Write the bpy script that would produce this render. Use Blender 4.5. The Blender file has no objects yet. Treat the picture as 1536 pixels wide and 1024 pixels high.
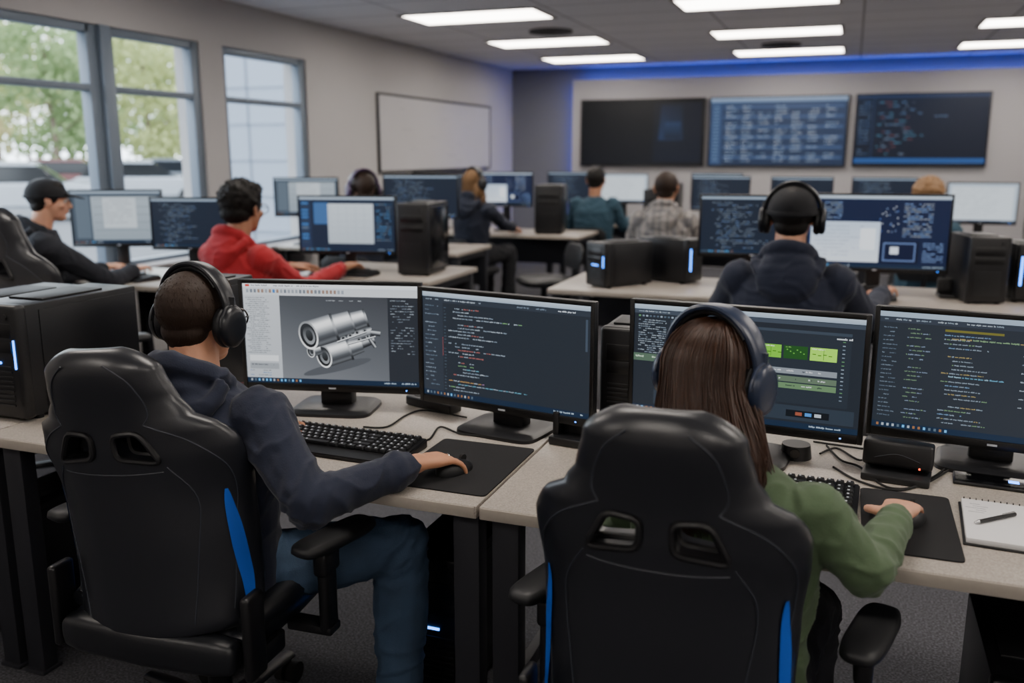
import bpy, bmesh, math, random, time
from mathutils import Vector, Matrix, noise
random.seed(7)
PI=math.pi
T0=time.time()
SC=bpy.context.scene
C=SC.collection
V=Vector
H=1.50; FP=1350.0; PH=math.atan(282/1350.); TH=math.atan(512/1379.)
RR=V((math.cos(TH),math.sin(TH),0)); FW=V((-math.sin(TH)*math.cos(PH),math.cos(TH)*math.cos(PH),-math.sin(PH)))
UU=RR.cross(FW)
CAM=V((0,0,H))
def ray(px,py): return RR*((px-768)/FP)+UU*(-(py-512)/FP)+FW
def atz(px,py,z): d=ray(px,py); return CAM+d*((z-H)/d.z)
def aty(px,py,y): d=ray(px,py); return CAM+d*(y/d.y)
def atx(px,py,x): d=ray(px,py); return CAM+d*(x/d.x)
def att(px,py,t): return CAM+ray(px,py)*t
# ------------------------------------------------------------ materials
def lin(h):
    if not isinstance(h,str): return tuple(h)
    h=h.lstrip('#'); o=[]
    for i in (0,2,4):
        c=int(h[i:i+2],16)/255.; o.append(c/12.92 if c<=.04045 else ((c+.055)/1.055)**2.4)
    return tuple(o)
MATS={}
def mat(name,col,rough=.5,metal=0,bump=0,bscale=60,var=0,vscale=6,spec=.5,emit=None,estr=0,stretch=None,trans=0,sheen=0,coat=0):
    if name in MATS: return MATS[name]
    m=bpy.data.materials.new(name); m.use_nodes=True; nt=m.node_tree; N=nt.nodes; L=nt.links
    b=N['Principled BSDF']; c=lin(col)
    b.inputs['Base Color'].default_value=(*c,1); b.inputs['Roughness'].default_value=rough; b.inputs['Metallic'].default_value=metal
    b.inputs['Specular IOR Level'].default_value=spec
    if sheen: b.inputs['Sheen Weight'].default_value=sheen
    if coat: b.inputs['Coat Weight'].default_value=coat
    if trans: b.inputs['Transmission Weight'].default_value=trans
    tc=N.new('ShaderNodeTexCoord'); mp=N.new('ShaderNodeMapping'); L.new(tc.outputs['Object'],mp.inputs['Vector'])
    if stretch: mp.inputs['Scale'].default_value=stretch
    if var or not bump:
        n=N.new('ShaderNodeTexNoise'); n.inputs['Scale'].default_value=vscale; n.inputs['Detail'].default_value=4; L.new(mp.outputs[0],n.inputs['Vector'])
        mx=N.new('ShaderNodeMix'); mx.data_type='RGBA'; v=var or .06
        mx.inputs[6].default_value=(*[max(0,x*(1-v)) for x in c],1); mx.inputs[7].default_value=(*[min(1,x*(1+v)) for x in c],1)
        L.new(n.outputs['Fac'],mx.inputs[0]); L.new(mx.outputs[2],b.inputs['Base Color'])
    if bump:
        n2=N.new('ShaderNodeTexNoise'); n2.inputs['Scale'].default_value=bscale; n2.inputs['Detail'].default_value=3; L.new(mp.outputs[0],n2.inputs['Vector'])
        bp=N.new('ShaderNodeBump'); bp.inputs['Strength'].default_value=bump; bp.inputs['Distance'].default_value=.01; L.new(n2.outputs['Fac'],bp.inputs['Height']); L.new(bp.outputs[0],b.inputs['Normal'])
    if emit is not None:
        b.inputs['Emission Color'].default_value=(*lin(emit),1); b.inputs['Emission Strength'].default_value=estr
    MATS[name]=m; return m
def mat_screen(name,strength):
    m=bpy.data.materials.new(name); m.use_nodes=True; nt=m.node_tree; b=nt.nodes['Principled BSDF']
    b.inputs['Base Color'].default_value=(.004,.004,.005,1); b.inputs['Roughness'].default_value=.35; b.inputs['Specular IOR Level'].default_value=.3
    a=nt.nodes.new('ShaderNodeAttribute'); a.attribute_name='Col'; nt.links.new(a.outputs['Color'],b.inputs['Emission Color']); b.inputs['Emission Strength'].default_value=strength
    return m
def mat_speck(name,base,dark,light,scale,rough=.45):
    m=bpy.data.materials.new(name); m.use_nodes=True; nt=m.node_tree; N=nt.nodes; L=nt.links; b=N['Principled BSDF']; b.inputs['Roughness'].default_value=rough
    tc=N.new('ShaderNodeTexCoord'); n=N.new('ShaderNodeTexNoise'); n.inputs['Scale'].default_value=scale; n.inputs['Detail'].default_value=5; L.new(tc.outputs['Object'],n.inputs['Vector'])
    cr=N.new('ShaderNodeValToRGB'); e=cr.color_ramp.elements; e[0].position=.36; e[0].color=(*lin(dark),1); e[1].position=.66; e[1].color=(*lin(light),1)
    k=cr.color_ramp.elements.new(.5); k.color=(*lin(base),1)
    L.new(n.outputs['Fac'],cr.inputs[0]); L.new(cr.outputs[0],b.inputs['Base Color'])
    bp=N.new('ShaderNodeBump'); bp.inputs['Strength'].default_value=.06; bp.inputs['Distance'].default_value=.002; L.new(n.outputs['Fac'],bp.inputs['Height']); L.new(bp.outputs[0],b.inputs['Normal'])
    return m
def mat_tiles(name,base,line,sx,sy,k=.93,mo=.012):
    m=bpy.data.materials.new(name); m.use_nodes=True; nt=m.node_tree; N=nt.nodes; L=nt.links; b=N['Principled BSDF']; b.inputs['Roughness'].default_value=.9
    tc=N.new('ShaderNodeTexCoord'); br=N.new('ShaderNodeTexBrick'); L.new(tc.outputs['Object'],br.inputs['Vector'])
    br.offset=0; br.inputs['Scale'].default_value=1; br.inputs['Brick Width'].default_value=sx; br.inputs['Row Height'].default_value=sy; br.inputs['Mortar Size'].default_value=mo
    c=lin(base); br.inputs['Color1'].default_value=(*c,1); br.inputs['Color2'].default_value=(*[x*k for x in c],1); br.inputs['Mortar'].default_value=(*lin(line),1)
    L.new(br.outputs['Color'],b.inputs['Base Color']); return m
M={}
M['carpet']=mat_speck('carpet_grey','#3c3c41','#28282b','#56565c',140,.95)
M['laminate']=mat_speck('speckled_laminate','#a39b92','#938c83','#b1a9a0',260,.38)
M['edge']=mat('desk_edge','#a8a095',.5,var=.08,vscale=90)
M['wall']=mat('painted_wall','#aeacac',.85,var=.03,vscale=2,bump=.05,bscale=200)
M['wall2']=mat('painted_wall_back','#70727a',.85,var=.03,vscale=2,bump=.05,bscale=200)
M['wallpanel']=mat('painted_panel','#a6a4a6',.8,var=.03,vscale=2)
M['ceil']=mat_tiles('ceiling_tiles','#dcdde4','#9a9ba2',1.2,.6,.97,.010)
M['winframe']=mat('window_frame_paint','#6a7684',.45,.2)
M['trim']=mat('trim_dark','#4a4a4d',.7)
M['blackplastic']=mat('black_plastic','#101013',.40,bump=.02,bscale=500)
M['bezel']=mat('bezel_plastic','#0a0a0c',.35,bump=.02,bscale=600)
M['matteplastic']=mat('matte_black_plastic','#17181b',.5,bump=.04,bscale=400)
M['metalblack']=mat('black_powder_metal','#1a1b1f',.5,.5,bump=.03,bscale=600)
M['legmetal']=mat('desk_leg_metal','#2a2b31',.5,.3,bump=.03,bscale=500)
M['leather']=mat('black_leather','#191b21',.33,bump=.035,bscale=340,var=.10,vscale=4,spec=.7)
M['leather2']=mat('black_leather_side','#121419',.40,bump=.04,bscale=260,spec=.55)
M['bluetrim']=mat('blue_leather','#1a58c0',.40,bump=.05,bscale=300)
M['stitch']=mat('seam_piping','#2a2e37',.5)
M['rubber']=mat('rubber','#0c0c0d',.8)
M['key']=mat('keycap','#17181b',.5,bump=.03,bscale=500)
M['legend']=mat('key_legend','#b9bec6',.6)
M['pad']=mat('mouse_pad_cloth','#141417',.9,bump=.1,bscale=900)
M['navy']=mat('navy_fleece','#151c30',.92,bump=.10,bscale=260,var=.12,vscale=7,sheen=.10)
M['green']=mat('green_fleece','#475a3f',.92,bump=.10,bscale=260,var=.12,vscale=7,sheen=.10)
M['red']=mat('red_fleece','#a01822',.9,bump=.10,bscale=200,var=.12,vscale=7,sheen=.1)
M['charcoal']=mat('charcoal_fleece','#1e2129',.92,bump=.10,bscale=200,var=.12,vscale=7)
M['tealshirt']=mat('teal_shirt','#2c4858',.9,bump=.1,bscale=200)
M['plaid']=mat_tiles('plaid_shirt','#a09a96','#6c6a6c',.06,.06,.65,.008)
M['darkshirt']=mat('dark_shirt','#1e2332',.9,bump=.1,bscale=200)
M['denim']=mat('blue_denim','#33475f',.85,bump=.15,bscale=300,var=.4,vscale=14)
M['trousers']=mat('dark_trousers','#17181d',.9,bump=.1,bscale=200)
M['shoe']=mat('shoe_black','#141414',.6)
def skinmat(n,c):
    m=mat(n,c,.5,var=.1,vscale=22,bump=.04,bscale=150); b=m.node_tree.nodes['Principled BSDF']; b.inputs['Subsurface Weight'].default_value=.08; b.inputs['Subsurface Scale'].default_value=.01; return m
M['skin1']=skinmat('skin_warm','#c08a6c'); M['skin2']=skinmat('skin_light','#cf9b80'); M['skin3']=skinmat('skin_tan','#ab7a5e')
M['lips']=mat('lips','#8f5148',.5); M['eyewhite']=mat('eye_white','#d8d4cc',.25); M['iris']=mat('iris','#2a1a10',.2)
M['hairblack']=mat('hair_black','#120e0c',.6,bump=.3,bscale=120,spec=.3,stretch=(1,1,.2)); M['hairdark']=mat('hair_dark_brown','#2a1d15',.6,bump=.15,bscale=200,spec=.3,var=.3,vscale=90,stretch=(1,1,.2))
M['hairbrown']=mat('hair_brown','#40281b',.38,bump=.2,bscale=160,stretch=(1,1,.12),var=.45,vscale=60); M['hairblond']=mat('hair_blond','#8a6743',.6,bump=.4,bscale=120)
M['cap']=mat('black_cap_cloth','#101117',.85,bump=.1,bscale=250)
M['phones']=mat('headphone_black','#14161c',.32,bump=.02,bscale=400); M['phones2']=mat('headphone_cushion','#0f1014',.5); M['phonesblue']=mat('headphone_navy','#263046',.32)
M['phonespurple']=mat('headphone_purple','#3a2148',.4)
M['tvblack']=mat('tv_frame','#060607',.3)
M['whiteboard']=mat('whiteboard_surface','#bab9bb',.3,var=.04,vscale=3); M['alu']=mat('board_frame','#3a3b3e',.4,.5)
M['marker']=mat('marker_ink','#a6a7ac',.7); M['pencil']=mat('pencil_ink','#8c8f96',.7)
M['paper']=mat('paper','#d8d8da',.8); M['bookblack']=mat('notebook_cover','#141416',.6)
M['phoneglass']=mat('phone_glass','#08090c',.12)
M['diffuser']=mat('light_diffuser','#ffffff',.5,emit='#fff5ea',estr=14)
M['led']=mat('blue_led_strip','#1030ff',.4,emit=(.03,.11,1),estr=24)
M['ledb']=mat('blue_led_small','#1030ff',.4,emit=(.04,.25,1),estr=7)
M['ledr']=mat('red_led_small','#ff2020',.4,emit=(1,.08,.02),estr=3)
M['casedark']=mat('tower_case','#141519',.38,.2,bump=.02,bscale=500); M['caseglass']=mat('tower_side_glass','#0c0d10',.15)
M['bark']=mat('bark','#6a5e52',.9,bump=.5,bscale=20,var=.2)
def leafmat(n,c):
    m=mat(n,c,.7,var=.12,vscale=1.2); b=m.node_tree.nodes['Principled BSDF']; N=m.node_tree.nodes; L=m.node_tree.links
    tr=N.new('ShaderNodeBsdfTranslucent'); tr.inputs[0].default_value=(*lin(c),1); mx=N.new('ShaderNodeMixShader'); mx.inputs[0].default_value=.5; L.new(b.outputs[0],mx.inputs[1]); L.new(tr.outputs[0],mx.inputs[2]); L.new(mx.outputs[0],N['Material Output'].inputs[0]); return m
M['leafy']=leafmat('leaves_yellow_green','#a8b078'); M['leafg']=leafmat('leaves_green','#84996a'); M['leafo']=leafmat('leaves_olive','#b2a87a')
M['asphalt']=mat('asphalt','#4c4f54',.9,var=.15,vscale=3); M['bldg']=mat_tiles('building_panels','#838c99','#5a626e',1.2,.7,.95,.03)
M['carwhite']=mat('car_paint_white','#8f959c',.25,.1,coat=.4); M['carsilver']=mat('car_paint_silver','#62686f',.25,.4,coat=.4); M['carred']=mat('car_paint_red','#55302f',.25,.2,coat=.4)
M['carglass']=mat('car_glass','#0c0f12',.12); M['tyre']=mat('tyre','#0c0c0c',.8); M['silver']=mat('silver_ring','#c8c8c8',.2,1)
SCR=mat_screen('lit_display',1.35); SCRT=mat_screen('wall_display',1.1)
# ------------------------------------------------------------ mesh helpers
def BM(): return bmesh.new()
def link(name,bm,m,parent=None,smooth=True,ang=38):
    if isinstance(bm,bmesh.types.BMesh):
        me=bpy.data.meshes.new(name); bmesh.ops.recalc_face_normals(bm,faces=bm.faces); bm.to_mesh(me); bm.free()
    else: me=bm; me.name=name
    if smooth and len(me.polygons):
        me.shade_smooth()
        if ang: me.set_sharp_from_angle(angle=math.radians(ang))
    if m is not None: me.materials.clear(); me.materials.append(M[m] if isinstance(m,str) else m)
    o=bpy.data.objects.new(name,me); C.objects.link(o)
    if parent: o.parent=parent
    return o
def tag(o,label,cat,group=None):
    o['label']=label; o['category']=cat
    if group: o['group']=group
    return o
def thing(name,label,cat,loc=(0,0,0),rz=0,group=None):
    o=bpy.data.objects.new(name,None); C.objects.link(o); o.location=loc; o.rotation_euler=(0,0,rz); o.empty_display_size=.1
    return tag(o,label,cat,group)
def struct(name,bm,m,parent=None,smooth=True):
    o=link(name,bm,m,parent,smooth)
    if not parent: o['kind']='structure'
    return o
def dup(root,loc,rz,label=None,group=None,scale=None):
    r=root.copy(); C.objects.link(r); r.location=loc; r.rotation_euler=(0,0,rz)
    if scale: r.scale=(scale,)*3
    if label: r['label']=label
    if group: r['group']=group
    for ch in list(root.children):
        c=ch.copy(); C.objects.link(c); c.parent=r
        for g in list(ch.children):
            d=g.copy(); C.objects.link(d); d.parent=c
    return r
def box(bm,c,s,bev=0,seg=2,rot=None):
    m=Matrix.Translation(V(c))@(rot.to_4x4() if rot else Matrix.Identity(4))@Matrix.Diagonal((*s,1))
    r=bmesh.ops.create_cube(bm,size=1,matrix=m)
    if bev:
        vs=set(r['verts']); es=[e for e in bm.edges if e.verts[0] in vs and e.verts[1] in vs]
        bmesh.ops.bevel(bm,geom=es,offset=bev,segments=seg,affect='EDGES',profile=.5)
def cyl(bm,p0,p1,r0,r1=None,seg=18):
    p0=V(p0);p1=V(p1);d=p1-p0
    if r1 is None: r1=r0
    m=Matrix.Translation((p0+p1)/2)@d.to_track_quat('Z','Y').to_matrix().to_4x4()
    bmesh.ops.create_cone(bm,cap_ends=True,segments=seg,radius1=r0,radius2=r1,depth=d.length,matrix=m)
def ell(bm,c,r,rot=None,sub=3):
    if not hasattr(r,'__len__'): r=(r,r,r)
    m=Matrix.Translation(V(c))@(rot.to_4x4() if rot else Matrix.Identity(4))@Matrix.Diagonal((*r,1))
    bmesh.ops.create_icosphere(bm,subdivisions=sub,radius=1,matrix=m)
def capsule(bm,p0,p1,r0,r1,sub=2):
    ell(bm,p0,r0,sub=sub); ell(bm,p1,r1,sub=sub); cyl(bm,p0,p1,r0,r1,14)
def loft(bm,rings,seg=24,closed=False,pw=1):
    def sp(x): return math.copysign(abs(x)**pw,x)
    R=[]
    for c,ax,ay in rings:
        R.append([bm.verts.new(V(c)+V(ax)*sp(math.cos(2*PI*i/seg))+V(ay)*sp(math.sin(2*PI*i/seg))) for i in range(seg)])
    n=len(R)
    for k in range(n if closed else n-1):
        a=R[k];b=R[(k+1)%n]
        for i in range(seg): bm.faces.new((a[i],a[(i+1)%seg],b[(i+1)%seg],b[i]))
    if not closed: bm.faces.new(R[0][::-1]); bm.faces.new(R[-1])
def tube(bm,pts,r,seg=6,closed=False,flat=1.0):
    pts=[V(p) for p in pts]; n=len(pts); rings=[]; up=None
    for i,p in enumerate(pts):
        a=pts[(i-1)%n] if (closed or i>0) else p; b=pts[(i+1)%n] if (closed or i<n-1) else p
        t=(b-a); t=t.normalized() if t.length>1e-9 else V((0,0,1))
        if up is None: up=V((0,0,1)) if abs(t.z)<.9 else V((1,0,0))
        s=t.cross(up); s=s.normalized() if s.length>1e-6 else V((1,0,0)); up=s.cross(t).normalized()
        rr=r[i] if hasattr(r,'__len__') else r
        rings.append((p,s*rr,up*rr*flat))
    loft(bm,rings,seg,closed)
def smoothpts(pts,n=6):
    pts=[V(p) for p in pts]; out=[]
    for i in range(len(pts)-1):
        p0=pts[max(i-1,0)];p1=pts[i];p2=pts[i+1];p3=pts[min(i+2,len(pts)-1)]
        for k in range(n):
            t=k/n; out.append(.5*((2*p1)+(p2-p0)*t+(2*p0-5*p1+4*p2-p3)*t*t+(3*p1-p0-3*p2+p3)*t**3))
    out.append(pts[-1]); return out
def interp(tab,v):
    if v<=tab[0][0]: return tab[0][1]
    for i in range(len(tab)-1):
        a,b=tab[i],tab[i+1]
        if v<=b[0]:
            t=(v-a[0])/(b[0]-a[0]); t=t*t*(3-2*t); return a[1]+(b[1]-a[1])*t
    return tab[-1][1]
def bake(bm,mods):
    me=bpy.data.meshes.new('tmp'); bmesh.ops.recalc_face_normals(bm,faces=bm.faces); bm.to_mesh(me); bm.free(); o=bpy.data.objects.new('tmp',me); C.objects.link(o)
    for t,kw in mods:
        md=o.modifiers.new('m',t)
        for k,v in kw.items(): setattr(md,k,v)
    bpy.context.view_layer.update()
    out=bpy.data.meshes.new_from_object(o.evaluated_get(bpy.context.evaluated_depsgraph_get()))
    bpy.data.objects.remove(o); bpy.data.meshes.remove(me); return out
def remesh(bm,vox,smooth=3): return bake(bm,[('REMESH',dict(mode='VOXEL',voxel_size=vox)),('SMOOTH',dict(factor=.5,iterations=smooth))])
def wrinkle(me,amp,freq,seed=0):
    nr=[v.normal.copy() for v in me.vertices]; off=V((seed*3.1,seed*1.7,seed))
    for v,nn in zip(me.vertices,nr):
        p=v.co*freq+off
        q=p+noise.noise_vector(p*.45)*1.6
        q2=V((q.x*.55,q.y*.55,q.z*1.15))
        a=max(0,1-abs(noise.noise(q2))*2.6)**1.5; b=noise.noise(q*.5)
        v.co+=nn*amp*(a*.8+b*.6-.3)
def creases(me,joints,S,amp):
    nr=[v.normal.copy() for v in me.vertices]
    for v,nn in zip(me.vertices,nr):
        for c,ax,rch in joints:
            d=v.co-c; L_=d.length
            if L_<rch:
                w=(1-L_/rch)**1.2; s=d.dot(ax); ph=s*2*PI/(.036*S)+4*noise.noise(v.co*12)
                v.co+=nn*amp*w*(math.sin(ph)*.6+.4*noise.noise(v.co*28)); break
# ------------------------------------------------------------ canvas for displays
class Canvas:
    def __init__(s,w,h,zc,y): s.bm=BM(); s.col=[]; s.w=w;s.h=h;s.zc=zc;s.y=y; s.A=w/h
    def P(s,x,y,l): return V(((x-.5)*s.w,s.y-.00025*l,s.zc+(.5-y)*s.h))
    def poly(s,pts,cols,l=1):
        vs=[s.bm.verts.new(s.P(x,y,l)) for x,y in pts]
        s.bm.faces.new(vs)
        if isinstance(cols,str) or not hasattr(cols[0],'__len__'): cols=[cols]*len(pts)
        s.col+= [lin(c) for c in cols]
    def rect(s,x0,y0,x1,y1,c,l=1,c2=None):
        if c2 is None: c2=c
        s.poly([(x0,y0),(x0,y1),(x1,y1),(x1,y0)],[c,c2,c2,c],l)
    def ellp(s,cx,cy,rx,ry,c,l,rot=0,n=26,c2=None):
        pts=[];cols=[]
        for i in range(n):
            a=-2*PI*i/n; X=rx*math.cos(a);Y=ry*math.sin(a)
            pts.append((cx+(X*math.cos(rot)-Y*math.sin(rot))/s.A,cy+X*math.sin(rot)+Y*math.cos(rot))); k=.5-.5*math.sin(a)
            a1=lin(c);b1=lin(c2 or c); cols.append(tuple(a1[j]*(1-k)+b1[j]*k for j in range(3)))
        s.poly(pts,cols,l)
    def barrel(s,x0,y0,x1,y1,r0,r1,l,prof=('#45494e','#8d9196','#f4f6f8','#d8dbde','#8a8e93','#45494e','#6a6e73','#1e2023')):
        dx=(x1-x0)*s.A;dy=y1-y0;L_=math.hypot(dx,dy);nx,ny=-dy/L_,dx/L_; n=len(prof)
        for i in range(n-1):
            a=-1+2*i/(n-1);b=-1+2*(i+1)/(n-1)
            q=[(x0+nx*r0*a/s.A,y0+ny*r0*a),(x0+nx*r0*b/s.A,y0+ny*r0*b),(x1+nx*r1*b/s.A,y1+ny*r1*b),(x1+nx*r1*a/s.A,y1+ny*r1*a)]
            s.poly(q,[prof[i],prof[i+1],prof[i+1],prof[i]],l)
    def text(s,x,y,w,h,cols,l=2,fill=.8):
        X=x; cw=h*.48/s.A
        while X<x+w:
            n=random.randint(2,8); c=random.choice(cols)
            if random.random()<fill:
                for i in range(n):
                    if X>x+w: break
                    top=y+(h*.25 if random.random()<.6 else 0); s.rect(X,top,X+cw*.72,y+h*(.8 if random.random()<.85 else 1),c,l); X+=cw
            else: X+=cw*n
            X+=cw*1.1
    def make(s,parent,m):
        me=bpy.data.meshes.new('display'); s.bm.to_mesh(me); s.bm.free()
        ca=me.color_attributes.new('Col','FLOAT_COLOR','POINT')
        for i,c in enumerate(s.col): ca.data[i].color=(*c,1)
        return link('display',me,m,parent,smooth=False)
WHT=['#a2adb8','#7f8e9c']
def c_base(c,top='#c8d2dc',bg='#1c222b',bot='#16263a'):
    c.rect(0,0,1,1,bg,0)
    c.rect(0,0,1,.045,top,1,'#8fa0b2'); c.rect(0,.95,1,1,bot,1)
    for i in range(14): c.rect(.02+i*.022,.962,.03+i*.022,.985,random.choice(['#5fa8e0','#98a2ac','#8a6040','#50606f']),2)
    c.text(.8,.964,.18,.018,['#9fb0c0'],2)
def c_cad(c):
    c_base(c,'#d9dee3','#5a5e64'); c.rect(0,.0,1,.04,'#e4e8ec',1); c.rect(0,.04,1,.115,'#c3c8ce',1)
    c.rect(.015,.008,.04,.03,'#c03028',2); c.text(.05,.01,.4,.018,['#50565e'],2)
    for i in range(26): c.rect(.02+i*.022,.055,.034+i*.022,.09,random.choice(['#6d7580','#3f73b0','#8c949e','#8c7468']),2)
    c.rect(0,.115,.21,.95,'#b9bec4',1,'#a9afb6')
    for i in range(28): c.text(.012+.012*(i%3),.135+i*.0205,.11,.012,['#5c646e'],2,.9)
    c.rect(.02,.72,.19,.78,'#d5d9dd',2); c.rect(.02,.80,.19,.86,'#8f959c',2); c.text(.03,.81,.13,.014,['#30353c'],3)
    for i in range(3): c.text(.02,.87+i*.024,.12,.013,['#3f6ea0','#5c646e'],2)
    c.poly([(.21,.115),(.21,.95),(.83,.95),(.83,.115)],['#44484e','#6e7278','#5c6066','#3a3d43'],1)
    c.rect(.83,.115,1,.95,'#262a31',1)
    for i in range(20): c.text(.845,.14+i*.026+(.03 if i>8 else 0),.13,.012,['#8f99a3','#69737f'],2,.6)
    c.text(.48,.15,.2,.012,['#9aa0a6'],2,.5)
    c.ellp(.53,.82,.36,.045,'#4a4e54',2,rot=-.25)
    D=('#2c2f33','#5d6166','#c0c4c8','#9a9ea3','#5a5d62','#2c2f33','#1c1e21')
    B=('#60646a','#a8acb1','#f6f8fa','#eceef0','#b4b8bc','#7a7e83','#4c5055','#3a3d42','#5a5e63','#232528')
    def face(cx,cy,r,l):
        c.ellp(cx,cy,r*.66,r,'#f0f2f4',l,rot=-.30,c2='#7a7e83'); c.ellp(cx,cy,r*.55,r*.86,'#17191c',l+1,rot=-.30,c2='#2c2f33'); c.ellp(cx+.004,cy,r*.40,r*.64,'#8a8e93',l+2,rot=-.30,c2='#2c2f33'); c.ellp(cx+.006,cy,r*.24,r*.40,'#141618',l+3,rot=-.30,c2='#3a3e42')
    c.barrel(.60,.53,.74,.45,.085,.06,3,D); c.barrel(.64,.60,.75,.53,.055,.04,3,D); c.barrel(.73,.46,.785,.47,.028,.028,4,D); c.barrel(.72,.52,.755,.61,.018,.018,4,D)
    c.barrel(.60,.635,.68,.59,.085,.07,4,B); c.barrel(.46,.715,.61,.63,.115,.108,5,B); c.barrel(.60,.636,.612,.629,.114,.114,6,D); face(.457,.717,.117,7)
    c.barrel(.385,.67,.44,.64,.055,.055,11,B); face(.382,.672,.058,12)
    c.barrel(.62,.365,.705,.318,.095,.085,11,B); c.barrel(.70,.322,.712,.315,.092,.092,12,D); c.barrel(.52,.42,.63,.36,.125,.115,12,B); c.barrel(.375,.505,.525,.418,.142,.138,14,B); c.barrel(.518,.423,.532,.415,.143,.143,15,D); c.barrel(.625,.365,.635,.359,.12,.12,15,D); face(.373,.506,.145,16)
    for x,y,r in ((.575,.525,.030),(.615,.495,.026),(.655,.465,.028),(.70,.445,.024),(.665,.535,.026),(.715,.50,.022)):
        c.ellp(x,y,r,r*.9,'#c4c8cc',21,rot=-.3,c2='#33363a'); c.ellp(x,y,r*.5,r*.45,'#22252a',22)
    c.barrel(.54,.565,.71,.455,.010,.010,23,B); c.barrel(.60,.585,.76,.50,.009,.009,23,B)
def c_code(c):
    c_base(c,'#aebccb','#232931'); c.rect(0,.05,1,.095,'#2b323c',1); c.text(.02,.062,.35,.016,WHT); c.text(.55,.062,.2,.016,['#6c7b8b']); c.text(.82,.062,.14,.016,['#c9d2dc'])
    c.rect(0,.095,.13,.95,'#2a313b',1)
    for i in range(20): c.text(.015,.125+i*.040,.05+.04*random.random(),.013,['#6c7b8b','#8594a3','#5a6a7a'],2,.8)
    G=['#8f9dab','#7c8b9b','#a8b4c0']
    y=.135
    for i in range(27):
        ind=.165+.03*random.choice([0,0,1,1,2,3]); c.text(.138,y,.012,.012,['#4a5866'])
        if i%6!=4: c.text(ind,y,random.choice([.10,.16,.22,.3,.42]),.0135,random.choice([G,G,G+['#6f9a6a'],['#6f9a6a','#8aa878'],['#b08a52','#a8b4c0','#8f6a8f'],['#a05e5a','#8f9dab'],['#5f9ab0','#8f9dab']]),2,.92)
        y+=.030
    c.rect(.128,.42,.130,.60,'#a05050',2); c.rect(.972,.12,.984,.4,'#3b4654',2)
def c_code2(c):
    c_base(c,'#93a4b6','#252b33'); c.rect(0,.05,1,.09,'#2e3540',1); c.text(.02,.058,.5,.015,WHT)
    for i in range(22): c.text(.02,.13+i*.036,.04+.03*random.random(),.011,['#6b7988','#5a6878'],2,.9)
    for i in range(22):
        if i%5!=3: c.text(.12+.012*(i%2),.13+i*.036,.05+.05*random.random(),.012,['#7888a0','#6a8468'],2,.95)
    for i in range(22):
        if i%6!=4: c.text(.27+.02*(i//3%3),.16+i*.035,.07+.12*random.random(),.012,random.choice([['#8594a3'],['#8594a3','#6b8cb0'],['#8594a3','#6f8f6a'],['#9a8a58','#8594a3']]),2,.95)
    c.rect(.27,.118,.50,.137,'#66632c',1)
    c.text(.3,.185,.3,.015,['#a08f5c','#7a9a72'],3,1); c.text(.3,.50,.22,.015,['#5f9ab8','#8fb4c8'],3,1)
    for i in range(9): c.text(.58,.14+i*.07,.2,.012,['#96a2ae','#7b8998'],2,.95)
def c_edit(c):
    c_base(c,'#a9b8c6','#20262e'); c.rect(0,.05,1,.085,'#39424e',1); c.text(.02,.058,.3,.015,WHT)
    for i in range(26): c.rect(.02+i*.017,.10,.03+i*.017,.116,random.choice(['#6c7b8b','#8594a3','#55805a','#4a5866']),2)
    for i in range(16): c.text(.02,.14+i*.02,.13,.012,['#7b8998','#96a2ae'],2,.7)
    c.rect(.17,.13,.95,.78,'#242b34',1); c.rect(.17,.13,.2,.78,'#2e3742',2)
    for i in range(9): c.text(.21,.15+i*.03,.12,.012,['#7b8998','#5a6878'],3,.5)
    c.rect(.55,.13,.95,.155,'#343e4a',2); c.text(.89,.17,.06,.022,['#d8dee4'],3)
    c.rect(.0,.46,.17,.53,'#4a6050',2); c.text(.01,.48,.14,.02,['#b8d0b8'],3); c.rect(.17,.46,.55,.52,'#3c444c',3)
    for i,(a,b,g) in enumerate([(.575,.665,'#6fb830'),(.675,.775,'#1f4a20'),(.785,.895,'#98d848')]):
        c.rect(a,.27,b,.385,g,3,g)
        if i==1:
            for k in range(6): x=a+.012+k*.014; c.rect(x,.30+.015*(k%3),x+.006,.31+.015*(k%3),'#5fa040',4)
        else:
            for k in range(4): c.rect(a+.01+k*.022,.325+.008*(k%2),a+.024+k*.022,.332+.008*(k%2),'#2f6418',4)
            c.rect((a+b)/2,.285,(a+b)/2+.002,.375,'#3a7020',4)
        c.text(a+.008,.278,.05,.012,['#e4f2d0' if i!=1 else '#6fa050'],5)
    for j,yy in enumerate((.47,.54,.60)):
        c.rect(.55,yy,.9,yy+.05,['#7b838b','#566856','#5c7a58'][j],3)
        for k in range(5): c.text(.56+k*.066,yy+.015,.04,.016,['#c8ccd0','#20282e'],4)
    for i in range(16): c.rect(.915,.2+i*.034,.926,.208+i*.034,random.choice(['#6c7b8b','#55805a','#8594a3']),3)
    c.rect(.17,.66,.55,.78,'#2a3944',2); c.text(.2,.68,.2,.014,WHT,3); c.rect(.1,.80,.98,.93,'#2a333e',1); c.text(.12,.82,.3,.014,['#8b99a8'],2)
    for k in range(3): c.rect(.74+k*.04,.855,.768+k*.04,.885,['#8a4a38','#3f80c8','#a8b2bc'][k],3)
    c.rect(.70,.84,.88,.90,'#10151b',2); c.text(.3,.865,.3,.018,['#4f90b0','#8594a3'],3)
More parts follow.
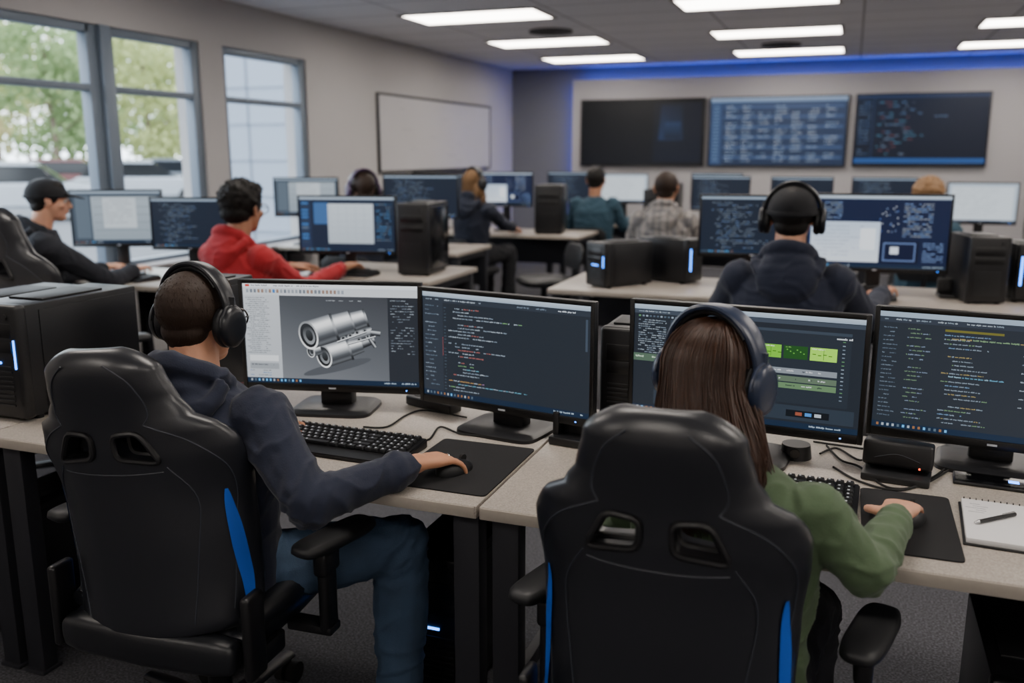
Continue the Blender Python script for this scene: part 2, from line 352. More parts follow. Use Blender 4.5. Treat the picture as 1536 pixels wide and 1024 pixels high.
def c_doc(c):
    c_base(c,'#8c9cab','#3b4652'); c.rect(.04,.09,.2,.9,'#55626f',1); c.rect(.22,.1,.96,.93,'#9aa6b0',1,'#86939e')
    for i in range(5): c.rect(.25,.14+i*.15,.93,.15+i*.15,'#6d7983',2)
    c.rect(.35,.13,.72,.7,'#b9c2c9',3)
    for i in range(8): c.text(.37,.17+i*.06,.3,.02,['#6d7983'],4)
def c_mix(c):
    c_base(c,'#a8b6c4','#1b2638'); c.rect(.0,.05,.12,.95,'#223048',1)
    for i in range(12): c.rect(.02,.1+i*.065,.09,.13+i*.065,random.choice(['#3f73b0','#586a80','#2e3b50']),2)
    c.rect(.15,.1,.3,.5,'#3a5f90',1); c.rect(.3,.12,.78,.86,'#bcc6cf',2,'#a9b4be')
    for i in range(5): c.rect(.32+.09*i,.15,.323+.09*i,.83,'#9aa6b2',3)
    for i in range(5): c.rect(.32,.2+.12*i,.76,.204+.12*i,'#9aa6b2',3)
    for i in range(12): c.text(.81,.12+i*.06,.15,.018,['#7c8b9b','#5fa0d8'],2)
def c_dark(c):
    c_base(c,'#7c8b9b','#1a2230')
    for i in range(20): c.text(.1+.05*(i%3),.1+i*.042,.2+.3*random.random(),.016,['#6c7b8b','#6f88b0','#8594a3'],2,.7)
def c_big(c):
    c_base(c,'#b8c4d0','#121c38'); c.rect(0,.05,.06,.95,'#1d2a4c',1)
    for i in range(7): c.text(.08,.09+i*.035,.16,.014,['#8aa8d8','#9fb0c0'],2,.7)
    c.rect(.02,.36,.52,.92,'#b4c4d8',2,'#cfd8e2')
    for i in range(9): c.text(.05,.42+i*.05,.25 if i%3 else .35,.016,['#7c8ba5'],3)
    c.rect(.38,.45,.49,.75,'#dfe6ee',3)
    c.rect(.54,.62,.8,.93,'#0c1226',2); c.rect(.55,.64,.78,.90,'#5a6f9a',3); c.rect(.56,.66,.77,.88,'#0e1630',4); c.rect(.60,.70,.66,.80,'#cfd8e2',5)
    for i in range(20): x=.5+.14*random.random(); y=.12+.38*random.random(); c.rect(x,y,x+.008,y+.014,random.choice(['#7f94b8','#5a78b8','#bfc6ce']),3)
    for i in range(14): c.text(.68,.1+i*.034,.2,.015,['#a9b2bc','#8aa8d8'],3,.75)
    for i in range(8): c.text(.83,.64+i*.035,.14,.014,['#8aa8d8'],3)
def c_white(c):
    c_base(c,'#b8c4d0','#a9b6c4'); c.rect(.05,.08,.95,.93,'#c6d0d8',1)
    for i in range(10): c.text(.1,.14+i*.075,.5+.2*random.random(),.02,['#8794a2'],2)
# ------------------------------------------------------------ furniture / devices
def monitor(label,x,y,rz,w,h,zc,content,group='desktop monitors on the computer desks',zt=.74):
    r=thing('monitor',label,'monitor',(x,y,zt),rz,group); zc-=zt
    b=BM(); box(b,(0,.006,zc),(w,.020,h),.004); box(b,(0,.026,zc-.01),(w*.62,.03,h*.62),.012); link('housing',b,'blackplastic',r)
    b=BM(); e=.012; f=.022
    box(b,(-w/2+e/2,-.007,zc),(e,.008,h),.0015); box(b,(w/2-e/2,-.007,zc),(e,.008,h),.0015); box(b,(0,-.007,zc+h/2-e/2),(w-2*e,.008,e),.0015); box(b,(0,-.007,zc-h/2+f/2),(w-2*e,.008,f),.0015)
    bz=link('bezel',b,'bezel',r)
    b=BM(); box(b,(0,-.0113,zc-h/2+f/2),(.022,.0006,.005)); link('badge',b,'legend',bz)
    b=BM(); box(b,(w/2-.05,-.0113,zc-h/2+f/2),(.004,.0006,.003)); link('power_light',b,'ledb',bz)
    cv=Canvas(w-2*e,h-e-f,zc+(f-e)/2,-.0055); content(cv); cv.make(r,SCR)
    b=BM(); box(b,(0,.045,zc*.5-.01),(.075,.02,zc+.06),.006); box(b,(0,.042,zc-.03),(.11,.03,.09),.006); link('neck',b,'blackplastic',r)
    b=BM(); loft(b,[(V((0,.02,.0)),V((.125,0,0)),V((0,.10,0))),(V((0,.02,.009)),V((.124,0,0)),V((0,.099,0))),(V((0,.025,.016)),V((.112,0,0)),V((0,.088,0)))],32,pw=.35)
    box(b,(0,.045,.03),(.10,.05,.05),.008); link('foot',b,'blackplastic',r)
    return r
def tower(label,x,y,rz,w=.19,d=.44,h=.34,z=.74,lit=True,group='desktop computer towers',style=0):
    r=thing('computer_tower',label,'computer tower',(x,y,z),rz,group)
    b=BM(); box(b,(0,.01,h/2+.008),(w,d-.03,h-.01),.005); link('case',b,'casedark',r)
    b=BM(); box(b,(0,-d/2+.012,h/2+.008),(w+.006,.04,h-.002),.012,3); fb=link('front_bezel',b,'blackplastic',r)
    b=BM()
    for k in range(9): box(b,(0,-d/2-.009,.05+k*(h*.38)/9),(w*.66,.004,.006),.001)
    link('vent_grille',b,'matteplastic',fb)
    b=BM(); box(b,(0,-d/2-.009,h*.80),(w*.74,.004,.042),.002); box(b,(0,-d/2-.009,h*.66),(w*.74,.004,.035),.002); link('drive_bay',b,'bezel',fb)
    b=BM(); cyl(b,(w*.3,-d/2-.008,h*.92),(w*.3,-d/2-.013,h*.92),.008); link('power_button',b,'matteplastic',fb)
    b=BM(); box(b,(w/2+.001,.03,h/2+.008),(.004,d*.82,h*.86),.001); link('side_panel',b,'caseglass' if style else 'casedark',r)
    b=BM(); box(b,(0,.0,h+.006),(w*.7,d*.5,.006),.002); link('top_vent',b,'matteplastic',r)
    if lit:
        b=BM()
        if style==1: box(b,(-w*.36,-d/2-.0095,h*.55),(.010,.004,h*.5),.001)
        else: box(b,(0,-d/2-.0095,h*.52),(.05,.004,.006)); box(b,(w*.42,-d/2-.0095,h*.6),(.004,.004,h*.25))
        link('indicator_light',b,'ledb',fb)
    for sx in (-1,1):
        for sy in (-1,1):
            b=BM(); cyl(b,(sx*w*.38,sy*d*.38,0),(sx*w*.38,sy*d*.38,.012),.014,.012,12); link('foot',b,'rubber',r)
    return r
def desk(label,x0,x1,y0,y1,group='long computer desks in rows'):
    cx,cy=(x0+x1)/2,(y0+y1)/2; w=x1-x0-.006; d=y1-y0
    r=thing('computer_desk',label,'desk',(cx,cy,0),0,group)
    b=BM(); box(b,(0,0,.7245),(w,d,.031),.004); t=link('tabletop',b,'laminate',r)
    b=BM(); box(b,(0,-d/2-.0005,.7245),(w-.01,.003,.026),.001); link('edge_band',b,'edge',t)
    for sx in (-1,1):
        for sy in (-1,1):
            b=BM(); box(b,(sx*(w/2-.045),sy*(d/2-.07),.359),(.065,.05,.70),.004); box(b,(sx*(w/2-.045),sy*(d/2-.07),.006),(.075,.07,.012),.003); link('leg',b,'legmetal',r)
        for z_ in (.68,.08):
            b=BM(); box(b,(sx*(w/2-.045),0,z_),(.04 if z_>.5 else .03,d-.19,.045),.003); link('side_rail',b,'legmetal',r)
    b=BM(); box(b,(0,d/2-.06,.54),(w-.16,.016,.28),.003); link('modesty_panel',b,'legmetal',r)
    return r
def rpoly(pts,r,n=4):
    out=[]; N=len(pts)
    for i in range(N):
        p=V(pts[i]);a=(V(pts[i-1])-p);b=(V(pts[(i+1)%N])-p); ra=min(r,a.length*.45,b.length*.45)
        A=p+a.normalized()*ra;B=p+b.normalized()*ra
        for k in range(n+1): t=k/n; out.append(A*(1-t)**2+p*2*t*(1-t)+B*t*t)
    return out
# gaming chair ---------------------------------------------------
WT=[(0,.212),(.06,.225),(.2,.228),(.42,.232),(.58,.242),(.66,.242),(.72,.224),(.77,.174),(.83,.150),(.92,.136),(1,.118)]
TT=[(0,.10),(.3,.10),(.62,.085),(.75,.075),(.9,.085),(1,.07)]
WG=[(0,.07),(.2,.09),(.5,.095),(.66,.07),(.78,.03),(.9,.02),(1,.015)]
Z0,HB=.44,.66
def yb0(v): return -.215-.03*v+.02*math.sin(PI*v)
def spw(x,p): return math.copysign(abs(x)**p,x)
def chC(v,a,off=0):
    e=1.0
    if v>.92: q=(v-.92)/.08; e=math.sqrt(max(0,1-q*q*.95))
    if v<.03: q=(.03-v)/.03; e=math.sqrt(max(0,1-q*q*.8))
    w=interp(WT,v)*(.40+.60*e)+off; th=interp(TT,v)*e+off*2
    u=spw(math.cos(a),.72); y=yb0(v)+interp(WG,v)*abs(u)**2.6+th/2*spw(math.sin(a),.8)
    return V((w*u,y,Z0+HB*v))
def backy(x,z):
    v=(z-Z0)/HB; w=interp(WT,v); th=interp(TT,v); u=min(.99,abs(x)/w); ca=u**(1/.72); sa=math.sqrt(max(0,1-ca*ca))
    return yb0(v)+interp(WG,v)*u**2.6-th/2*sa**.8
def gaming_chair(label,loc,rz):
    r=thing('gaming_chair',label,'chair',loc,rz,'black racing style gaming chairs with blue trim')
    b=BM(); seg=44; R=[]
    vs=[0,.004,.012,.022]+[.03+(.89)*k/34 for k in range(35)]+[.93,.94,.95,.96,.97,.98,.988,.994,.998,1]
    for v in vs: R.append([b.verts.new(chC(v,2*PI*i/seg)) for i in range(seg)])
    for k in range(len(R)-1):
        for i in range(seg): b.faces.new((R[k][i],R[k][(i+1)%seg],R[k+1][(i+1)%seg],R[k+1][i]))
    b.faces.new(R[0][::-1]); b.faces.new(R[-1])
    cut=BM(); rims=[]
    for s in (-1,1):
        P=rpoly([(s*.026,.915),(s*.085,.92),(s*.122,.850),(s*.028,.862)],.018)
        lo=[cut.verts.new((p.x,-.5,p.y)) for p in P]; hi=[cut.verts.new((p.x,.1,p.y)) for p in P]; N=len(P)
        cut.faces.new(lo[::-1]);cut.faces.new(hi)
        for i in range(N): cut.faces.new((lo[i],lo[(i+1)%N],hi[(i+1)%N],hi[i]))
        rims.append(P)
    bmesh.ops.recalc_face_normals(cut,faces=cut.faces); cm=bpy.data.meshes.new('c'); cut.to_mesh(cm); cut.free(); co=bpy.data.objects.new('c',cm); C.objects.link(co)
    me=bake(b,[('BOOLEAN',dict(operation='DIFFERENCE',object=co,solver='EXACT'))]); bpy.data.objects.remove(co)
    bk=link('backrest',me,'leather',r,ang=50)
    for P in rims:
        b=BM(); tube(b,[V((p.x,backy(p.x,p.y)-.001,p.y)) for p in P],.0065,8,closed=True)
        tube(b,[V((p.x*1.0,backy(p.x,p.y)+.045,p.y)) for p in P],.007,6,closed=True); link('slot_rim',b,'blackplastic',bk)
    b=BM()
    for s in (-1,1):
        for L_ in ([(s*.128,.84),(s*.165,.76),(s*.15,.62),(s*.13,.48)],[(s*.10,.935),(s*.165,.90),(s*.21,.85),(s*.222,.79),(s*.208,.66),(s*.195,.50)],[(s*.05,1.07),(s*.092,1.03),(s*.112,.965),(s*.10,.935)]):
            tube(b,[V((p.x,backy(p.x,p.y)-.0004,p.y)) for p in smoothpts([(x,z,0) for x,z in L_],6) for p in [V((p.x,p.y))]],.0018,6)
    tube(b,[V((x/100,backy(x/100,.825)-.0004,.825+.00003*x*x)) for x in range(-12,13,2)],.0018,6)
    link('seam_piping',b,'stitch',bk)
    for s in (0,PI):
        b=BM(); rows=[]
        for k in range(26):
            v=.0+.50*k/25; hw=.115*math.sin(PI*(k+.3)/25.8)**.6 if 0<k<25 else .02
            sh_=.30+.30*(k/25)
            rows.append([b.verts.new(chC(v,s+(-sh_ if s==0 else sh_)+hw*(j/6*2-1),.0025)) for j in range(7)])
        for k in range(25):
            for j in range(6): b.faces.new((rows[k][j],rows[k][j+1],rows[k+1][j+1],rows[k+1][j]))
        link('blue_stripe',b,'bluetrim',bk)['label']='bright blue curved leather stripe'
    b=BM(); rr=[]
    for k in range(13):
        t=k/12; y=-.20+.44*t; w=.225-.02*abs(t-.5); th=.055*(1-.6*abs(2*t-1)**6)
        rr.append((V((0,y,.435+.012*t)),V((w,0,0)),V((0,0,th))))
    loft(b,rr,32,pw=.45); link('seat',b,'leather',r,ang=60)
    for s in (-1,1):
        b=BM(); tube(b,smoothpts([(s*.205,-.19,.475),(s*.215,-.05,.485),(s*.21,.12,.485),(s*.19,.22,.46)],5),[.02+.014*math.sin(PI*i/15) for i in range(16)],12); link('seat_bolster',b,'leather2',r)
    b=BM(); loft(b,[(V((x,-.228-.012*(1-abs(x)/.21),.422)),V((0,.030*q,0)),V((0,0,.044*q))) for x,q in ((-.212,.55),(-.20,.85),(-.16,1),(-.08,1),(0,1),(.08,1),(.16,1),(.20,.85),(.212,.55))],20,pw=.6); link('rear_bolster',b,'leather2',r,ang=60)
    for s in (-1,1):
        b=BM(); box(b,(s*.238,-.205,.47),(.022,.065,.20),.01,3); box(b,(s*.232,-.15,.40),(.02,.12,.05),.008); link('recline_bracket',b,'blackplastic',r)
        b=BM(); box(b,(s*.27,-.02,.40),(.11,.05,.022),.006); box(b,(s*.308,-.02,.50),(.024,.055,.21),.01,3); box(b,(s*.308,-.02,.57),(.034,.07,.06),.01,3); link('armrest_post',b,'blackplastic',r)
        rt=Matrix.Rotation(-.25,3,'Z'); cx=V((s*.318,.005,0)); X_=rt@V((1,0,0)); Y_=rt@V((0,1,0))
        b=BM(); loft(b,[(cx+V((0,0,.609)),X_*.035,Y_*.108),(cx+V((0,0,.617)),X_*.040,Y_*.116),(cx+V((0,0,.630)),X_*.038,Y_*.114),(cx+V((0,0,.636)),X_*.029,Y_*.102)],30,pw=.55); link('armrest_pad',b,'matteplastic',r,ang=60)
    b=BM(); box(b,(0,0,.365),(.20,.24,.035),.01); box(b,(.12,-.02,.36),(.12,.012,.012),.003); link('tilt_mechanism',b,'metalblack',r)
    b=BM(); cyl(b,(0,0,.10),(0,0,.24),.028); cyl(b,(0,0,.24),(0,0,.36),.018); link('gas_lift',b,'metalblack',r)
    b=BM(); cyl(b,(0,0,.085),(0,0,.125),.045,.04)
    for k in range(5):
        a=2*PI*k/5+.3; d=V((math.cos(a),math.sin(a),0)); s=V((-d.y,d.x,0))
        loft(b,[(d*.03+V((0,0,.105)),s*.028,V((0,0,.018))),(d*.18+V((0,0,.095)),s*.024,V((0,0,.014))),(d*.30+V((0,0,.08)),s*.02,V((0,0,.012)))],12)
    link('star_base',b,'blackplastic',r)
    for k in range(5):
        a=2*PI*k/5+.3; d=V((math.cos(a),math.sin(a),0)); s=V((-d.y,d.x,0)); p=d*.295
        b=BM(); cyl(b,p+V((0,0,.03))-s*.028,p+V((0,0,.03))-s*.006,.03,seg=20); cyl(b,p+V((0,0,.03))+s*.006,p+V((0,0,.03))+s*.028,.03,seg=20); cyl(b,p+V((0,0,.03)),p+V((0,0,.075)),.008); link('caster',b,'rubber',r)
    return r
def office_chair(label,loc,rz):
    r=thing('office_chair',label,'chair',loc,rz,'low backed black office chairs behind the rear desks')
    b=BM(); loft(b,[(V((0,0,.43)),V((.22,0,0)),V((0,.21,0))),(V((0,0,.47)),V((.235,0,0)),V((0,.225,0))),(V((0,0,.49)),V((.21,0,0)),V((0,.20,0)))],28,pw=.6); link('seat',b,'matteplastic',r)
    b=BM(); loft(b,[(V((0,-.24,.56)),V((.17,0,0)),V((0,.02,0))),(V((0,-.255,.64)),V((.21,0,0)),V((0,.028,0))),(V((0,-.27,.72)),V((.20,0,0)),V((0,.024,0))),(V((0,-.275,.76)),V((.15,0,0)),V((0,.012,0)))],28,pw=.7); link('backrest',b,'matteplastic',r)
    b=BM(); tube(b,[(0,0,.42),(0,-.2,.42),(0,-.27,.50),(0,-.27,.68)],.018,8); link('back_support',b,'metalblack',r)
    b=BM(); cyl(b,(0,0,.09),(0,0,.43),.024); link('gas_lift',b,'metalblack',r)
    b=BM(); cyl(b,(0,0,.07),(0,0,.12),.04)
    for k in range(5):
        a=2*PI*k/5; tube(b,[(0,0,.10),(.15*math.cos(a),.15*math.sin(a),.09),(.28*math.cos(a),.28*math.sin(a),.065)],[.026,.02,.016],8)
    link('star_base',b,'blackplastic',r)
    for k in range(5):
        a=2*PI*k/5; b=BM(); p=V((.28*math.cos(a),.28*math.sin(a),.03)); s=V((-math.sin(a),math.cos(a),0)); cyl(b,p-s*.022,p+s*.022,.03); cyl(b,p,p+V((0,0,.04)),.008); link('caster',b,'rubber',r)
    return r
KEYME={}
def keyme(w,d):
    k=(round(w,4),round(d,4))
    if k not in KEYME:
        b=BM(); loft(b,[(V((0,0,0)),V((w/2,0,0)),V((0,d/2,0))),(V((0,0,.003)),V((w/2,0,0)),V((0,d/2,0))),(V((0,0,.008)),V((w/2-.002,0,0)),V((0,d/2-.002,0)))],16,pw=.25)
        me=bpy.data.meshes.new('key'); bmesh.ops.recalc_face_normals(b,faces=b.faces)
        n0=len(b.faces); box(b,(-w*.12,d*.1,.0083),(.0045,.0045,.0006)); b.faces.ensure_lookup_table()
        for i in range(n0,len(b.faces)): b.faces[i].material_index=1
        b.to_mesh(me); b.free(); me.materials.append(M['key']); me.materials.append(M['legend']); me.shade_smooth(); me.set_sharp_from_angle(angle=.6); KEYME[k]=me
    return KEYME[k]
def keyboard(label,x,y,rz,z=.74,detail=True,group='black computer keyboards'):
    r=thing('keyboard',label,'keyboard',(x,y,z),rz,group); W=.43
    b=BM(); v=[(-W/2,-.095,0),(W/2,-.095,0),(W/2,.08,0),(-W/2,.08,0),(-W/2,-.095,.011),(W/2,-.095,.011),(W/2,.08,.026),(-W/2,.08,.026)]
    vv=[b.verts.new(p) for p in v]
    for f in ((0,3,2,1),(4,5,6,7),(0,1,5,4),(1,2,6,5),(2,3,7,6),(3,0,4,7)): b.faces.new([vv[i] for i in f])
    bmesh.ops.bevel(b,geom=b.edges[:],offset=.003,segments=2,affect='EDGES'); link('keyboard_body',b,'blackplastic',r)
    rows=[(.064,[1.2]+[1]*12+[1]*3+[1]*3),(.038,[1]*13+[2]+[1]*4+[1]),(.019,[1.5]+[1]*12+[1.5]+[1]*4+[1]),(0,[1.8]+[1]*11+[2.2]+[1]*4+[1]),(-.019,[2.3]+[1]*10+[2.7]+[1]*4+[1]),(-.038,[1.3,1.3,1.3,5.6,1.3,1.3,1.3,1.4]+[1]*4+[1.2])]
    tilt=math.atan(.015/.175); allb=BM()
    for yy,ws in rows:
        X=-W/2+.010; f=(W-.02)/sum(ws)
        for k in ws:
            w=k*f; zz=.0115+(yy+.095)*math.tan(tilt)+.001
            if detail:
                o=bpy.data.objects.new('key',keyme(w-.003,.0165)); C.objects.link(o); o.parent=r; o.location=(X+w/2,yy,zz); o.rotation_euler=(tilt,0,0)
            else: box(allb,(X+w/2,yy,zz+.003),(w-.003,.016,.007))
            X+=w
    if not detail: link('key_block',allb,'key',r)
    else: allb.free()
    return r
def mouse(label,x,y,rz,z,group='black computer mice'):
    r=thing('computer_mouse',label,'mouse',(x,y,z),rz,group)
    b=BM(); rr=[]
    for k in range(11):
        t=k/10; yy=-.055+.11*t; e=math.sqrt(max(.02,1-abs(2*t-1)**2.6)); rr.append((V((0,yy,.002+.0*t)),V((.031*e,0,0)),V((0,0,(.034-.012*t)*e))))
    loft(b,rr,22,pw=.8); bmesh.ops.bisect_plane(b,geom=b.verts[:]+b.edges[:]+b.faces[:],plane_co=(0,0,0),plane_no=(0,0,-1),clear_outer=True); link('mouse_shell',b,'matteplastic',r)
    b=BM(); cyl(b,(-.004,.03,.027),(.004,.03,.027),.009); link('scroll_wheel',b,'rubber',r)
    return r
# ------------------------------------------------------------ people
def ik(a,c,l1,l2,pole):
    d=c-a; L_=min(d.length,(l1+l2)*.999); dn=d.normalized(); x=(l1*l1-l2*l2+L_*L_)/(2*L_); h=math.sqrt(max(0,l1*l1-x*x))
    p=V(pole)-dn*V(pole).dot(dn); p.normalize(); return a+dn*x+p*h
def merge(bm,sub,Mx):
    sub.transform(Mx); me=bpy.data.meshes.new('x'); sub.to_mesh(me); sub.free(); bm.from_mesh(me); bpy.data.meshes.remove(me)
def head_geo():
    b=BM()
    ell(b,(0,-.012,.022),(.074,.094,.083)); ell(b,(0,.022,-.03),(.062,.066,.072)); ell(b,(0,.052,-.082),(.034,.032,.026)); ell(b,(0,.03,-.065),(.052,.05,.036))
    ell(b,(0,.072,.022),(.052,.016,.012)); capsule(b,(0,.086,.008),(0,.104,-.026),.0075,.0115); ell(b,(.011,.094,-.028),.007); ell(b,(-.011,.094,-.028),.007)
    ell(b,(0,.083,-.052),(.024,.012,.012))
    for s in (-1,1):
        ell(b,(s*.076,-.008,-.008),(.007,.018,.031),rot=Matrix.Rotation(s*.35,3,'Z')); ell(b,(s*.079,-.016,.004),(.008,.014,.022),rot=Matrix.Rotation(s*.5,3,'Z')); ell(b,(s*.045,.052,-.022),(.022,.024,.02))
    return b
def hand_geo(b,wr,f,n,side,S,curl,spread=.10):
    f=V(f).normalized(); n=V(n); n=(n-f*n.dot(f)).normalized(); s=f.cross(n).normalized()*side
    def L(x,y,z): return wr+(s*x+f*y+n*z)*S
    loft(b,[(L(0,-.02,0),s*.026*S,n*.018*S),(L(0,.01,0),s*.029*S,n*.017*S),(L(0,.045,0),s*.038*S,n*.016*S),(L(0,.08,0),s*.04*S,n*.013*S),(L(0,.09,-.002),s*.036*S,n*.009*S)],18,pw=.8)
    ell(b,L(.024,.03,-.008),.017*S,sub=2)
    for i,(x,ln) in enumerate(((.031,.072),(.0105,.080),(-.0115,.075),(-.032,.058))):
        p=L(x,.082,0); a=curl*.35+.05*i*curl; sd=(x*spread/.03); r=.0086-.0006*(i==3)
        for k,q in enumerate((.45,.31,.24)):
            d=(f*math.cos(a)-n*math.sin(a)+s*sd).normalized(); e=p+d*ln*q*S; capsule(b,p,e,(r-.0007*k)*S,(r-.0007*(k+1))*S); p=e; a+=curl*.55
    p=L(.026,.02,-.006)
    for k,(d_,ln,r0,r1) in enumerate((((.75,.65,-.15),.042,.0125,.0105),((.45,.9,-.25),.032,.0105,.0095),((.15,1,-.3),.026,.0095,.008))):
        d=(s*d_[0]+f*d_[1]+n*d_[2]).normalized(); e=p+d*ln*S; capsule(b,p,e,r0*S,r1*S); p=e
def spikes(me,n,ln,r,flow,tilt=.35,jit=.3):
    b=BM(); P=me.polygons; N=len(P)
    for _ in range(n):
        p=P[random.randrange(N)]; nn=p.normal; c=p.center
        d=V(flow(c,nn)); d=(d-nn*d.dot(nn)); d=(d.normalized() if d.length>1e-5 else V((0,1,0)))+nn*tilt+V((random.uniform(-jit,jit),random.uniform(-jit,jit),random.uniform(-jit,jit)))
        d.normalize(); s=d.cross(nn); s=s.normalized() if s.length>1e-5 else V((1,0,0)); t=s.cross(d); l=ln*random.uniform(.6,1.3)
        q=c-nn*.002; vs=[b.verts.new(q+s*r),b.verts.new(q-s*r*.5+t*r),b.verts.new(q-s*r*.5-t*r)]; m=[b.verts.new(q+d*l*.55+nn*l*.05+x*.7) for x in (s*r,-s*r*.5+t*r,-s*r*.5-t*r)]; e=b.verts.new(q+d*l-nn*l*.12)
        for i in range(3): b.faces.new((vs[i],vs[(i+1)%3],m[(i+1)%3],m[i])); b.faces.new((m[i],m[(i+1)%3],e))
    return b
def headphones(label,HM,m1,m2,k_=1.0,bw=1.0):
    HM=HM@Matrix.Scale(k_,4)
    loc=HM.translation.copy(); r=thing('headphones',label,'headphones',loc,0,'over-ear headphones worn by the students')
    MM=Matrix.Translation(-loc)@HM
    b=BM(); rr=[]
    for k in range(25):
        a=-PI/2+PI*k/24; c=V((.099*math.sin(a),-.008-.012*math.cos(a),.012+.112*math.cos(a))); nrm=V((math.sin(a),0,math.cos(a))); w=(.016+.007*math.cos(a))*bw
        rr.append((c,V((0,w,0)),nrm*.0075))
    loft(b,rr,14,pw=.7); b.transform(MM); link('headband',b,m1,r)
    b=BM(); rr=[]
    for k in range(15):
        a=-PI/3.4+2*PI/3.4*k/14; c=V((.091*math.sin(a),-.008-.012*math.cos(a),.012+.103*math.cos(a))); nrm=V((math.sin(a),0,math.cos(a))); rr.append((c,V((0,.018*bw,0)),nrm*.007))
    loft(b,rr,12,pw=.8); b.transform(MM); link('headband_pad',b,m2,r)
    for s in (-1,1):
        def rg(x,q): return (V((s*x,-.006,-.012)),V((0,.039*q,0)),V((0,0,.047*q)))
        b=BM(); loft(b,[rg(.096,.9),rg(.099,1),rg(.108,1),rg(.114,.9),rg(.117,.7),rg(.1175,.3)],28); b.transform(MM); cup=link('ear_cup',b,m1,r)
        b=BM(); loft(b,[rg(.074,.8),rg(.077,.95),rg(.084,1.04),rg(.092,1.04),rg(.097,.92)],28); b.transform(MM); link('ear_cushion',b,m2,cup)
        b=BM(); tube(b,[V((s*.103,-.008+.037*math.cos(t),-.012+.048*math.sin(t))) for t in [PI*i/12 for i in range(13)]],.0042,8); tube(b,[(s*.1,-.008,.03),(s*.1,-.008,.055)],.008,8); b.transform(MM); link('yoke',b,m1,cup)
    return r
